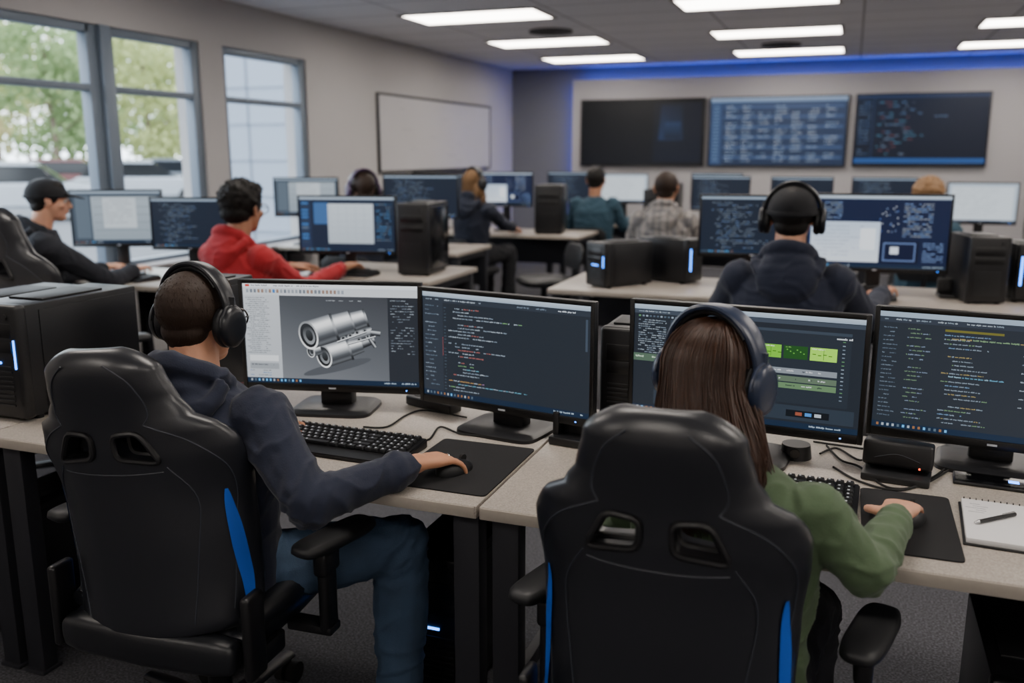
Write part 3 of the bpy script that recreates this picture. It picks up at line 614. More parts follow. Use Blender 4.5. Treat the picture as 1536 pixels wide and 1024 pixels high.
def person(label,pel,S,yaw,lean,hyaw,hpitch,wrists,top,pants,skin,hair,vox=.008,hs=1.0,hoff=(0,0,0),hood=True,poles=((-.6,-.5,-.8),(.6,-.5,-.8)),elbows=(None,None),handdir=None,curl=(.7,.7),knees=None,hairn=900,wr=.006,cap=False,shw=.178,shz=.405,bulk=1.0,hairshift=(0,0),armk=1.0,glasses=None,cr=.0020,ns=1.0):
    pel=V(pel); R=Matrix.Rotation(yaw,3,'Z'); loc=V((pel.x,pel.y,0))
    r=thing('person',label,'person',loc,0,'people seated at the computer desks')
    def W(p): return pel+R@(V(p)*S)
    def spn(h,dx=0,dy=0): return V((dx,lean*(max(h,0)/.64)**1.3+dy,h))
    ax=R@V((1,0,0))*S*bulk; ay=R@V((0,1,0))*S*bulk; inv=Matrix.Translation(-loc)
    hp=W(spn(.64))+R@V((0,.02*S,0))+V(hoff)
    HM=Matrix.Translation(hp)@Matrix.Rotation(hyaw,4,'Z')@Matrix.Rotation(hpitch,4,'X')@Matrix.Scale(S*hs,4)
    SH=[W(spn(shz,-shw)),W(spn(shz,shw))]
    body=BM(); gar=BM(); pan=BM(); J=[]; JP=[]
    rings=[(-.10,.165,.105),(0,.16,.115),(.12,.14,.105),(.25,.155,.11),(.35,.165,.105),(.41,.14,.085),(.45,.08,.065),(.47,.055,.055)]
    loft(body,[(W(spn(h)),ax*a,ay*b_) for h,a,b_ in rings],28)
    neck0=W(spn(.44)); neck1=HM@V((0,-.02,-.05)); capsule(body,neck0,neck1,.058*S*ns,.055*S*hs*ns)
    merge(body,head_geo(),HM)
    rings=[(-.13,.178,.125),(-.08,.187,.135),(0,.182,.138),(.12,.172,.135),(.25,.186,.138),(.34,.195,.132),(.40,.178,.112),(.445,.12,.09),(.475,.076,.074)]
    loft(gar,[(W(spn(h)),ax*a,ay*b_) for h,a,b_ in rings],30)
    for i,s in enumerate((-1,1)):
        sh=SH[i]; wv=V(wrists[i]); l1,l2=.285*S,.262*S
        dd=(wv-sh).length
        if dd>(l1+l2)*.995: k=dd/((l1+l2)*.99); l1*=k;l2*=k
        el=V(elbows[i]) if elbows[i] else ik(sh,wv,l1,l2,R@V(poles[i]))
        B=bulk*armk
        capsule(body,sh,el,.05*S,.04*S); capsule(body,el,wv,.039*S,.025*S)
        fd=V(handdir[i]) if handdir else (wv-el).normalized()+V((0,0,-.1))
        hand_geo(body,wv,fd,V((0,0,1)),-s*1.0,S*hs*.98,curl[i])
        ell(gar,sh+V((0,0,-.01*S)),.076*S*B); capsule(gar,sh,el,.070*S*B,.054*S*B); capsule(gar,el,el+(wv-el)*.84,.054*S*B,.042*S*B); ell(gar,el+(wv-el)*.78,(.046*S*B)); cyl(gar,el+(wv-el)*.84,el+(wv-el)*.95,.034*S*B,.033*S*B)
        J.append((el-loc,((wv-el).normalized()+(el-sh).normalized()).normalized(),.17*S)); J.append((sh+V((0,0,-.06))-loc,(el-sh).normalized(),.14*S)); J.append((el+(wv-el)*.75-loc,(wv-el).normalized(),.09*S))
        kn=W((s*.13,.40,0.0)) if not knees else V(knees[i]); hpj=W((s*.085,.02,-.02)); an=V((kn.x,kn.y-.03*S,.10*S))
        capsule(body,hpj,kn,.078*S,.052*S); capsule(body,kn,an,.05*S,.034*S); capsule(body,an,an+R@V((0,.12,-.05))*S,.034*S,.028*S)
        capsule(pan,hpj,kn,.098*S,.074*S); capsule(pan,kn,an,.074*S,.064*S); ell(pan,(hpj+kn)/2+V((0,0,.004)),.084*S)
        JP.append((kn-loc,((kn-hpj).normalized()+V((0,0,-1))).normalized(),.19*S)); JP.append((hpj-loc,(kn-hpj).normalized(),.22*S)); JP.append((an-loc,V((0,0,1)),.16*S))
        sb=BM(); f=R@V((0,1,0)); sd=R@V((1,0,0)); a0=V((an.x,an.y,0))
        loft(sb,[(a0-f*.075*S+V((0,0,.04*S)),sd*.022*S,V((0,0,.035*S))),(a0-f*.05*S+V((0,0,.05*S)),sd*.036*S,V((0,0,.048*S))),(a0+f*.02*S+V((0,0,.052*S)),sd*.038*S,V((0,0,.05*S))),(a0+f*.10*S+V((0,0,.035*S)),sd*.046*S,V((0,0,.034*S))),(a0+f*.17*S+V((0,0,.026*S)),sd*.04*S,V((0,0,.025*S))),(a0+f*.20*S+V((0,0,.02*S)),sd*.02*S,V((0,0,.015*S)))],18)
        sb.transform(inv); link('shoe',sb,'shoe',r)
    loft(pan,[(W((0,0,-.14)),ax*.15,ay*.11),(W((0,0,-.05)),ax*.178,ay*.128),(W((0,0,.05)),ax*.172,ay*.126)],26)
    if hood:
        c=W(spn(.485,0,-.01)); tilt=R@Matrix.Rotation(-.35,3,'X')
        tube(gar,[c+tilt@(V((.086*math.cos(t),.088*math.sin(t)-.014,-.022*math.sin(t)))*S) for t in [2*PI*k/20 for k in range(20)]],.029*S,10,closed=True)
        ell(gar,W(spn(.42,0,-.115)),(.115*S,.050*S,.095*S),rot=tilt); ell(gar,W(spn(.47,0,-.09)),(.10*S,.055*S,.055*S),rot=tilt)
        tube(gar,[W(spn(.49-.09*math.sin(t),.122*math.cos(t),-.05-.10*math.sin(t))) for t in [PI*k/12 for k in range(13)]],.022*S,8)
        J.append((W(spn(.40,0,-.13))-loc,V((0,0,1)),.12*S))
    else:
        c=W(spn(.47)); tube(gar,[c+R@(V((.064*math.cos(t),.066*math.sin(t),0))*S) for t in [2*PI*k/18 for k in range(18)]],.013*S,8,closed=True)
    bv=min(vox,.0042) if vox<.007 else vox*.8
    me=remesh(body,bv,2); me.transform(inv); link('body',me,skin,r,ang=0)
    me=remesh(gar,vox,4); me.transform(inv); me.update(); wrinkle(me,wr*2,13/S,1); me.update(); creases(me,J,S,cr*S); me.update(); link('top_garment',me,top,r,ang=0)
    me=remesh(pan,vox*1.2,4); me.transform(inv); me.update(); wrinkle(me,wr*1.8,14/S,2); me.update(); creases(me,JP,S,.006*S); link('trousers',me,pants,r,ang=0)
    for s in (-1,1):
        b=BM(); ell(b,(s*.03,.071,.003),.0115,sub=2); b.transform(inv@HM); e=link('eye',b,'eyewhite',r)
        b=BM(); ell(b,(s*.03,.0805,.003),(.0052,.003,.0052),sub=2); b.transform(inv@HM); link('iris',b,'iris',e)
        b=BM(); tube(b,[(s*.014,.088,.021),(s*.03,.087,.026),(s*.048,.075,.020)],[.002,.0032,.0015],6); b.transform(inv@HM); link('eyebrow',b,hair[1],r)
    b=BM(); ell(b,(0,.093,-.049),(.021,.005,.0035),sub=2); ell(b,(0,.092,-.056),(.018,.005,.004),sub=2); b.transform(inv@HM); link('lips',b,'lips',r)
    kind,hm=hair; up=HM.to_3x3()@V((0,0,1)); up.normalize()
    if kind=='short':
        b=BM(); ell(b,(0,-.020,.030),(.079,.095,.085)); ell(b,(0,-.046,-.028),(.060,.046,.046)); ell(b,(0,-.042,-.062),(.040,.034,.022)); ell(b,(0,.015,.072),(.064,.060,.040))
        for s in (-1,1): ell(b,(s*.066,-.012,.025),(.013,.05,.045))
        b.transform(inv@HM); me=remesh(b,.004*S,5); h=link('hair',me,hm,r,ang=0)
        crn=(inv@HM)@V((0,-.04,.115)); sp_=spikes(me,hairn,.011*S,.0008*S,lambda c,n:(c-crn).normalized()*1+(-up*.6)+noise.noise_vector(c*25)*.5,.10,.14); link('hair_strands',sp_,hm,h,ang=0)
    elif kind=='curly':
        b=BM(); ell(b,(0,-.022,.036),(.09,.102,.09)); ell(b,(0,-.055,-.02),(.07,.055,.055)); ell(b,(0,.04,.085),(.066,.05,.036))
        for i in range(90):
            t=random.uniform(0,2*PI); ph=random.uniform(-.1,1); x=math.cos(t)*math.sqrt(1-max(ph,0)**2); y=math.sin(t)*math.sqrt(1-max(ph,0)**2)
            if y>.5 and ph<.55: continue
            ell(b,(x*.084,-.022+y*.096,.036+ph*.086),random.uniform(.012,.018),sub=1)
        b.transform(inv@HM); me=remesh(b,.006*S,2); h=link('hair',me,hm,r,ang=0)
        sp_=spikes(me,hairn,.016*S,.002*S,lambda c,n:noise.noise_vector(c*60),.6,.5); link('hair_strands',sp_,hm,h,ang=0)
    elif kind in('long','longblond'):
        ln=.36 if kind=='long' else .22; hx,hy=hairshift
        def path(ph,jit=0,q=1.0,N=16):
            pts=[]; x0=random.uniform(-.004,.004)*jit; a=math.sin(ph); c_=-math.cos(ph)
            for k in range(N):
                u=k/(N-1)
                if u<.42:
                    t=(u/.42)*PI*.5; rad=math.sin(t); pts.append(V((a*.089*q*rad+x0,-.014+c_*.104*q*rad,.018+.095*q*math.cos(t))))
                else:
                    w_=(u-.42)/.58; zz=.018-w_*(ln+.04*math.sin(ph*3+1)); k2=1+.34*max(0,math.sin(w_*2.4-.25))-.06*w_*w_; fb=.030*w_ if abs(ph)>1.6 else 0
                    pts.append(V((a*.089*q*k2+x0+hx*w_**1.1+.010*jit*math.sin(w_*5+ph*5)*w_,-.014+(c_*.104*q)*(1-.10*w_*(c_<0)) - fb+.010*jit*math.sin(w_*4+ph*9)*w_+hy*w_,zz)))
            return pts
        b=BM(); P=[path(-2.0+4.0*i/22,0,.93) for i in range(23)]; N=16
        vv=[[b.verts.new(p) for p in pp] for pp in P]
        for i in range(22):
            for k in range(N-1): b.faces.new((vv[i][k],vv[i][k+1],vv[i+1][k+1],vv[i+1][k]))
        bmesh.ops.remove_doubles(b,verts=b.verts[:],dist=.0005)
        b.transform(inv@HM); me=bake(b,[('SOLIDIFY',dict(thickness=.012,offset=-1))]); h=link('hair',me,hm,r,ang=0)
        b=BM(); n=3400 if kind=='long' else 250
        for i in range(n):
            ph=random.uniform(-2.05,2.05); q=random.uniform(.93,1.03); pp=path(ph,random.uniform(.3,2.2)*(1 if random.random()<.9 else 2.4),q); e=random.uniform(.80,1.08); z0=.018
            pp=[V((p.x,p.y,p.z if p.z>z0 else z0+(p.z-z0)*e)) for p in pp]
            rr=.0013 if kind=='long' else .003; tube(b,pp,[rr]*13+[rr*.9,rr*.7,rr*.3],3)
        b.transform(inv@HM); link('hair_strands',b,hm,h,ang=0)
    if cap:
        b=BM(); ell(b,(0,-.014,.028),(.087,.104,.086),sub=4); bmesh.ops.bisect_plane(b,geom=b.verts[:]+b.edges[:]+b.faces[:],plane_co=(0,0,.012),plane_no=(0,.10,-1),clear_outer=True)
        ell(b,(0,-.014,.114),(.007,.007,.004),sub=2); b.transform(inv@HM); cp=link('cap',b,'cap',r,ang=0)
        b=BM(); ell(b,(0,.10,.034),(.066,.075,.007),rot=Matrix.Rotation(-.18,3,'X')); b.transform(inv@HM); link('visor',b,'cap',cp)
        b=BM(); tube(b,[(.0885*math.cos(t),-.014+.1055*math.sin(t),.022+.01*math.sin(t)) for t in [2*PI*k/30 for k in range(30)]],.004,6,closed=True,flat=2); b.transform(inv@HM); link('cap_band',b,'cap',cp)
    if glasses: eyeglasses(glasses,HM)
    return r,HM,None
def eyeglasses(label,HM):
    r=thing('eyeglasses',label,'eyeglasses',HM.translation,0); MM=Matrix.Translation(-HM.translation)@HM
    for s in (-1,1):
        b=BM(); tube(b,[(s*.037+.027*math.cos(t),.108-.012*(.5+.5*math.cos(t)*s),.0+.021*math.sin(t)) for t in [2*PI*k/22 for k in range(22)]],.0022,6,closed=True); b.transform(MM); link('rim',b,'bezel',r)
        b=BM(); tube(b,[(s*.064,.098,.004),(s*.084,.06,.006),(s*.087,-.005,.006)],.0022,6); b.transform(MM); link('temple_arm',b,'bezel',r)
    b=BM(); tube(b,[(-.010,.104,.004),(0,.109,.008),(.010,.104,.004)],.0015,6); b.transform(MM); link('bridge',b,'bezel',r)
# ============================================================ THE ROOM
XL,XR,YB,YF,ZC=-4.6,4.4,12.4,-2.2,2.65
b=BM(); box(b,((XL+XR)/2,(YB+YF)/2,-.05),(XR-XL+.6,YB-YF+.6,.1)); struct('floor',b,'carpet',smooth=False)
b=BM(); box(b,((XL+XR)/2,(YB+YF)/2,ZC+.05),(XR-XL+.6,YB-YF+.6,.1)); struct('ceiling',b,'ceil',smooth=False)
b=BM(); box(b,((XL+XR)/2,YB+.1,ZC/2),(XR-XL+.6,.2,ZC)); struct('wall_back',b,'wall2',smooth=False)
b=BM(); box(b,((XL+XR)/2,YF-.1,ZC/2),(XR-XL+.6,.2,ZC)); struct('wall_front',b,'wall',smooth=False)
b=BM(); box(b,(XR+.1,(YB+YF)/2,ZC/2),(.2,YB-YF,ZC)); struct('wall_right',b,'wall',smooth=False)
def wy(px,py=180): return atx(px,py,XL-.03).y
WIN=[(3.0,wy(153)),(wy(168),wy(302)),(wy(335),wy(458))]; zs,zt_=.72,2.31
b=BM(); th=.24; xw=XL-th/2
box(b,(xw,(YF+YB)/2,zs/2),(th,YB-YF,zs)); box(b,(xw,(YF+YB)/2,(zt_+ZC)/2),(th,YB-YF,ZC-zt_))
ys=[YF,WIN[0][0],WIN[1][1],WIN[2][0],WIN[2][1],YB]
for i in range(0,len(ys),2): box(b,(xw,(ys[i]+ys[i+1])/2,(zs+zt_)/2),(th,ys[i+1]-ys[i],zt_-zs))
struct('wall_left',b,'wall',smooth=False)
b=BM(); box(b,(XL-.05,(WIN[0][1]+WIN[1][0])/2,(zs+zt_)/2),(.14,WIN[1][0]-WIN[0][1],zt_-zs),.004); struct('trim_1',b,'winframe')
for i,(a,c) in enumerate(WIN):
    xf=XL-.06; fw=.055
    b=BM(); box(b,(xf,a+fw/2,(zs+zt_)/2),(.08,fw,zt_-zs),.004); box(b,(xf,c-fw*.75,(zs+zt_)/2),(.08,fw*1.5,zt_-zs),.004); box(b,(xf,(a+c)/2,zs+fw/2),(.08,c-a-2*fw,fw),.004); box(b,(xf,(a+c)/2,zt_-fw/2),(.08,c-a-2*fw,fw),.004)
    w=struct('window_%d'%(i+1),b,'winframe')
    b=BM(); box(b,(xf,(a+c)/2,1.915),(.075,c-a-2*fw,.045),.004); link('mullion',b,'winframe',w)
    b=BM(); box(b,(XL-.0,(a+c)/2,zs+.012),(.22,c-a+.04,.024),.005); link('sill',b,'wallpanel',w)
b=BM(); box(b,(XL+.008,(YF+YB)/2,.05),(.016,YB-YF,.1)); struct('baseboard_left',b,'trim')
b=BM(); box(b,((XL+XR)/2,YB-.008,.05),(XR-XL,.016,.1)); struct('baseboard_back',b,'trim')
pp=aty(858,200,YB-.14); b=BM(); box(b,((pp.x+XR)/2,YB-.11,1.24),(XR-pp.x,.06,2.48),.004); struct('wall_back_panel',b,'wallpanel',smooth=False)
b=BM(); box(b,((pp.x+XR)/2+.05,YB-.03,2.43),(XR-pp.x-.2,.02,.025)); tag(link('led_strip',b,'led'),'blue glowing light strip along the top of the rear wall panel','light strip')
b=BM(); box(b,(pp.x+.03,YB-.03,1.22),(.02,.02,2.44)); tag(link('led_strip',b,'led'),'vertical blue light strip down the edge of the rear wall panel','light strip')
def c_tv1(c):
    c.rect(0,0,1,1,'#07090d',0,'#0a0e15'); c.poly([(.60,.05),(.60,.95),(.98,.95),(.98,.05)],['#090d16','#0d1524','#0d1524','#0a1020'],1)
    c.poly([(.66,.08),(.64,.62),(.84,.62),(.83,.08)],['#0f1a30','#1c3050','#16263f','#0d1626'],2); c.rect(.69,.34,.82,.6,'#1c3252',3,'#101a2c')  # bluish glow and rectangular reflection painted into the dark display's emission colours
def c_tv2(c):
    c.rect(0,0,1,1,'#2a3a58',0,'#22304a'); c.rect(0,0,1,.07,'#93a8c4',1,'#5a7294'); c.rect(0,.07,.09,1,'#2f4468',1)
    for i in range(17):
        y=.12+i*.05
        c.rect(.02,y,.07,y+.02,'#5c7598',2)
        for k in range(7):
            if random.random()<.85: c.text(.12+k*.122,y,.05+.04*random.random(),.02,['#b8c2d0','#8fa4c0','#a8bad2'],3,.95)
        if i%3==0: c.rect(.1,y-.01,.98,y+.035,'#3a4f74',1)
def c_tv3(c):
    c.rect(0,0,1,1,'#0f1b30',0,'#0c1424'); c.rect(0,0,1,.05,'#1e3050',1); c.rect(0,.9,1,.97,'#25508c',1); c.rect(.13,.05,.14,.9,'#1e3050',1)
    for i in range(15): c.text(.02,.1+i*.052,.09,.02,['#5c7598','#3f5f8c'],2,.8)
    for i in range(15): c.text(.17+.02*(i%3),.1+i*.052,.12+.25*random.random(),.02,['#5f7fa8','#4f88a8','#7a4f58','#7f94b0'],2,.6)
    c.text(.6,.3,.1,.02,['#5c7598'],2)
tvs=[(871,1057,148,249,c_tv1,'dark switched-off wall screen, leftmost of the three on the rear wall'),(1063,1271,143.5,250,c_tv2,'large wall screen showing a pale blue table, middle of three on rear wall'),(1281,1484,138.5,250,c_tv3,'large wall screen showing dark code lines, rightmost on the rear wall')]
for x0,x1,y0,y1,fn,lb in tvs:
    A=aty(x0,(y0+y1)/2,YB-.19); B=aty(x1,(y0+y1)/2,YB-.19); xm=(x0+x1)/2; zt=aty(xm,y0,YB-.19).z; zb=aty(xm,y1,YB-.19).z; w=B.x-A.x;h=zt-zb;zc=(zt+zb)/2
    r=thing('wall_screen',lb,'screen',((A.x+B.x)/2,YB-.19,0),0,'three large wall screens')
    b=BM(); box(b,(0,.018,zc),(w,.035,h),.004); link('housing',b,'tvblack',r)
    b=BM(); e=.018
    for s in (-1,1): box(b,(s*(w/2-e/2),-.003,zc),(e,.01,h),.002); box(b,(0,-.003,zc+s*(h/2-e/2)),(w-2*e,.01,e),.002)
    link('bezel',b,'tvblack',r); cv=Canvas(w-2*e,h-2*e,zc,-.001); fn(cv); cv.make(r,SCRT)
    b=BM(); box(b,(0,.042,zc),(.3,.02,.3)); link('wall_bracket',b,'metalblack',r)
y0=atx(565,200,XL).y; y1=atx(733,200,XL).y; zt=atx(565,138,XL).z; zb=1.30
r=thing('whiteboard','large whiteboard with thin dark frame and faint writing on left wall','whiteboard',(XL,(y0+y1)/2,0))
w=y1-y0; b=BM(); box(b,(.012,0,(zt+zb)/2),(.02,w-.03,zt-zb-.03)); link('board_surface',b,'whiteboard',r)
b=BM()
for s in (-1,1): box(b,(.016,s*(w/2-.012),(zt+zb)/2),(.03,.024,zt-zb),.003); box(b,(.016,0,(zt+zb)/2+s*((zt-zb)/2-.012)),(.03,w-.05,.024),.003)
link('board_frame',b,'alu',r); b=BM(); box(b,(.05,0,zb-.01),(.08,w*.5,.012),.003); link('pen_tray',b,'alu',r)
b=BM()
for i in range(9):
    yy=-w*.38+random.random()*w*.2+ (i%3)*w*.25; zz=zt-.15-.07*(i)
    for k in range(random.randint(3,7)): box(b,(.0225,yy+k*.045,zz+random.uniform(-.01,.01)),(.001,.03,.008))
link('handwriting',b,'marker',r)
for xi,x in enumerate((-3.1,-.78,1.6,3.7)):
    for y in (-.9,1.9,4.7,7.5,9.45,11.25):
        if x>3 and y>8: continue
        r=thing('ceiling_light','bright white rectangular light panel recessed in the grey tiled ceiling','ceiling light',(x,y,ZC),0,'recessed ceiling light panels')
        b=BM()
        for s in (-1,1): box(b,(s*.605,0,-.006),(.03,.60,.012),.002); box(b,(0,s*.29,-.006),(1.18,.03,.012),.002)
        link('frame',b,'wallpanel',r); b=BM(); box(b,(0,0,-.004),(1.18,.56,.006)); link('diffuser',b,'diffuser',r)
for px,py,lb in ((826,46,'round dark vent in ceiling beside the left column of light panels'),(1172,66,'round dark vent in ceiling among the middle column of light panels')):
    p=atz(px,py,ZC); r=thing('ceiling_vent',lb,'vent',(p.x,p.y,ZC)); b=BM()
    for q in (.06,.11,.16,.20): tube(b,[V((q*math.cos(t),q*math.sin(t),-.008)) for t in [2*PI*k/28 for k in range(28)]],.012,6,closed=True)
    link('grille',b,'trim',r); b=BM(); cyl(b,(0,0,-.003),(0,0,0),.2,seg=28); link('backing',b,'bezel',r)
# outside ------------------------------------------------
b=BM(); box(b,(-55,25,-.35),(100,120,.2)); struct('ground_outside',b,'asphalt',smooth=False)
def tree(label,x,y,h,rad,lm,n=2600):
    r=thing('tree',label,'tree',(x,y,-.25),0,'trees outside the windows')
    b=BM(); tube(b,smoothpts([(0,0,0),(.1,.05,h*.25),(0,.1,h*.5),(.1,0,h*.8)],5),[.16-.008*i for i in range(16)],10)
    for k in range(6):
        a=k*1.1; z=h*(.25+.07*k); tube(b,[(0,0,z),(rad*.35*math.cos(a),rad*.35*math.sin(a),z+h*.1),(rad*.7*math.cos(a),rad*.7*math.sin(a),z+h*.16)],[.06,.04,.02],6)
    link('trunk',b,'bark',r); b=BM()
    cl=[V((random.uniform(-.65,.65)*rad,random.uniform(-.65,.65)*rad,h*random.uniform(.22,.95))) for _ in range(24)]
    for i in range(n):
        c=random.choice(cl); d=V((random.gauss(0,1),random.gauss(0,1),random.gauss(0,.8))); d.normalize(); p=c+d*rad*.42*random.random()**.4; s=random.uniform(.10,.24)
        u=V((random.gauss(0,1),random.gauss(0,1),random.gauss(0,1))).normalized(); v=u.orthogonal().normalized()
        b.faces.new([b.verts.new(p+u*s),b.verts.new(p+v*s*.6),b.verts.new(p-u*s),b.verts.new(p-v*s*.6)])
    link('foliage',b,lm,r,smooth=False)
for i,(px,t,h,rad,lm,lb) in enumerate([(-90,36,8,2.8,'leafo','tree with yellowish foliage at far left window'),(5,48,9.5,3.0,'leafy','pale yellow green tree filling the first window'),(88,39,8,2.6,'leafg','green tree behind the parked cars in the first window'),(162,52,9.5,3.0,'leafg','green tree between the first and second windows'),(228,43,8.5,2.6,'leafy','tree with yellow green leaves in the second window'),(288,56,10.5,3.0,'leafg','green tree far back in the second window'),(350,46,9,2.8,'leafy','tree beside pale building in third window'),(50,66,15,4.4,'leafo','tall olive tree far behind the first window'),(225,72,16,4.4,'leafg','tall pale tree far behind the second window'),(410,62,13,4.0,'leafg','distant green tree behind the pale building'),(130,82,19,5.0,'leafg','tallest green tree far behind between the windows'),(325,82,18,4.8,'leafo','distant olive tree far behind the third window'),(-50,82,18,4.8,'leafg','distant green tree at the far left of the view')]):
    p=att(px,300,t); tree(lb,p.x,p.y,h,rad,lm)
p=att(428,250,17); b=BM(); box(b,(0,0,2.2),(1.6,5,5)); box(b,(0,0,4.75),(1.8,5.2,.2))
for k in range(7): box(b,(.81,0,.35+k*.65),(.02,5,.05)); box(b,(0,-2.51,.35+k*.65),(1.6,.02,.05))
r=thing('building','pale panelled building outside the third window','building',(p.x-.4,p.y+2.0,-.25),0); link('wall',b,'bldg',r,smooth=False)
for s in (-1,1): b=BM(); box(b,(.83,s,1.6),(.04,1.2,1.2)); link('window',b,'carglass',r)
def car(label,x,y,rz,paint):
    r=thing('car',label,'car',(x,y,-.25),rz,'cars parked outside the windows')
    def prism(prof,hw,bev,name,m,par):
        b=BM(); A=[b.verts.new((px_,-hw,pz)) for px_,pz in prof]; B=[b.verts.new((px_,hw,pz)) for px_,pz in prof]; n=len(prof); b.faces.new(A);b.faces.new(B[::-1])
        for i in range(n): b.faces.new((A[i],A[(i+1)%n],B[(i+1)%n],B[i]))
        bmesh.ops.recalc_face_normals(b,faces=b.faces); bmesh.ops.bevel(b,geom=b.edges[:],offset=bev,segments=3,affect='EDGES'); return link(name,b,m,par)
    prism([(-2.2,.35),(2.2,.35),(2.25,.65),(2.1,.88),(1.2,1.0),(-1.9,1.02),(-2.25,.8)],.9,.07,'car_body',paint,r)
    prism([(-1.85,1.0),(1.05,.98),(.45,1.44),(-1.5,1.46)],.80,.05,'windows','carglass',r); prism([(-1.5,1.42),(.42,1.40),(.3,1.54),(-1.35,1.56)],.76,.03,'roof',paint,r)
    for sx in (-1.35,1.4):
        for sy in (-1,1): b=BM(); cyl(b,(sx,sy*.74,.34),(sx,sy*.93,.34),.34,seg=24); w=link('wheel',b,'tyre',r); b=BM(); cyl(b,(sx,sy*.92,.34),(sx,sy*.945,.34),.2,seg=16); link('hubcap',b,'carsilver',w)
    for sy in (-.6,.6): b=BM(); box(b,(2.22,sy,.72),(.08,.3,.12),.02); link('headlight',b,'carwhite',r)
for px,t,rz,m,lb in ((38,24,.75,'carwhite','white car parked close outside the first window'),(118,34,.6,'carred','dark red car parked beyond the white car'),(215,30,.75,'carwhite','white car seen through the second window'),(283,38,.8,'carsilver','silver car far back in the second window'),(-60,40,.5,'carsilver','silver car at far left of the car park')):
    p=att(px,290,t); car(lb,p.x,p.y,rz,m)
# ============================================================ DESKS
desk('speckled grey desk in front row holding black keyboard and code monitor, left',-2.20,-.72,1.72,2.56)
desk('speckled grey desk in front row with notebook, phone and right keyboard',-.72,.95,1.72,2.56)
desk('speckled grey desk at far left of front row under the big computer tower',-3.75,-2.20,1.72,2.56)
desk('speckled grey desk in second row by the windows beside person in dark cap',-4.5,-3.34,4.15,4.87)
desk('speckled grey desk in second row in front of person in red hoodie',-3.33,-2.35,4.88,5.66)
desk('speckled grey desk in second row before person in cap and headphones, left half',-1.60,-.1,4.88,5.66)
desk('speckled grey desk in second row under the widest monitor, right half',-.1,2.0,4.88,5.66)
desk('grey desk in third row by the whiteboard wall',-4.5,-2.83,6.4,7.12)
desk('grey desk in fourth row with empty right end and dark tower',-4.4,-2.34,8.1,8.8)
desk('grey desk near rear wall in front of dark switched-off screen',-3.2,-.9,9.65,10.3)
desk('grey desk behind person in plaid shirt, centre rear',-1.9,.1,8.4,9.1)
desk('grey desk at rear right behind the blond person',.1,2.6,8.4,9.1)
# ============================================================ PEOPLE (front)
P1,HM1,I1=person('person in navy hoodie and jeans wearing black headphones, hand on a mouse',(-1.40,1.64,.53),.95,-.05,.03,math.radians(-4),-.12,
  [(-1.445,1.94,.79),(-.905,1.805,.79)],'navy','denim','skin1',('short','hairdark'),vox=.0055,poles=((-.5,-.3,-.9),(.75,-.75,-.55)),elbows=(None,(-1.04,1.55,.765)),handdir=[(.40,1,-.12),(.45,1,-.1)],curl=(.6,.75),knees=[(-1.64,1.98,.53),(-1.0,1.89,.54)],hairn=14000,wr=.0042,hs=1.05,bulk=1.17,shw=.188,armk=.90,hoff=(-.03,.025,-.02),cr=.0048,
  glasses='thin dark eyeglasses worn by person in navy hoodie')
P2,HM2,I2=person('person with long brown hair in green sweatshirt wearing headphones',(-.18,1.62,.51),.90,-.12,.06,math.radians(-26),-.12,
  [(-.32,1.93,.785),(.135,1.865,.79)],'green','trousers','skin2',('long','hairbrown'),vox=.0055,poles=((-.6,-.4,-.8),(.9,-.35,-.5)),elbows=(None,(.075,1.605,.775)),handdir=[(.1,1,-.12),(.18,1,-.1)],curl=(.8,.75),hood=False,wr=.0042,hs=1.06,hoff=(-.05,.04,-.005),bulk=1.06,armk=.90,shw=.175,shz=.388,hairshift=(.085,-.05),cr=.0036,ns=.92)
headphones('black over-ear headphones on person in navy hoodie at front left',HM1,'phones','phones2',1.03,1.1)
headphones('dark navy over-ear headphones on person with long brown hair',HM2,'phonesblue','phones2',1.10,1.25)
# people (rear)
P3,HM3,_=person('person in red hoodie with dark curly hair at second row desk',(-3.24,4.18,.48),1.12,-.22,.08,-.05,-.08,[(-3.28,4.84,.80),(-2.95,4.92,.80)],'red','trousers','skin3',('curly','hairblack'),hs=1.12,hairn=1800,wr=.004,bulk=1.12,armk=.9,elbows=((-3.48,4.48,.76),(-2.95,4.46,.72)),glasses='dark eyeglasses worn by person in red hoodie')
P4,HM4,_=person('person in dark cap and charcoal hoodie seen in profile by the windows',(-4.33,3.80,.60),1.0,-.66,.12,-.66,-.10,[(-4.36,4.42,.80),(-4.12,4.40,.80)],'charcoal','trousers','skin2',('short','hairblack'),cap=True,hs=1.08,hairn=300,wr=.004,bulk=1.08,elbows=((-4.42,4.1,.76),(-4.02,4.08,.76)))
P5,HM5,_=person('person in black cap and navy hoodie wearing headphones, seen from behind',(-.24,4.22,.46),1.18,.0,.06,.0,-.04,[(-.50,4.92,.80),(.20,5.0,.80)],'navy','trousers','skin2',('short','hairblack'),cap=True,hs=1.06,hairn=500,wr=.0035,elbows=((-.56,4.40,.74),(.11,4.46,.74)),bulk=1.10,shw=.178,armk=.95,cr=.001)
headphones('black headphones with light edge worn over a cap at second row',HM5,'phones','phones2')
P6,HM6,_=person('person with purple headphones behind the red hoodie person',(-3.45,6.0,.60),1.0,.1,.05,.9,0,[(-3.6,6.5,.80),(-3.2,6.5,.80)],'darkshirt','trousers','skin3',('short','hairdark'),hs=1.1,hairn=200)
headphones('purple over-ear headphones on person behind the red hoodie person',HM6,'phonespurple','phones2',1.05,1.3)
P7,HM7,_=person('person with long blond hair and headphones facing the whiteboard side',(-3.20,7.55,.60),1.0,-.3,.05,-.5,0,[(-3.4,8.15,.80),(-3.0,8.15,.80)],'darkshirt','trousers','skin2',('longblond','hairblond'),hs=1.05)
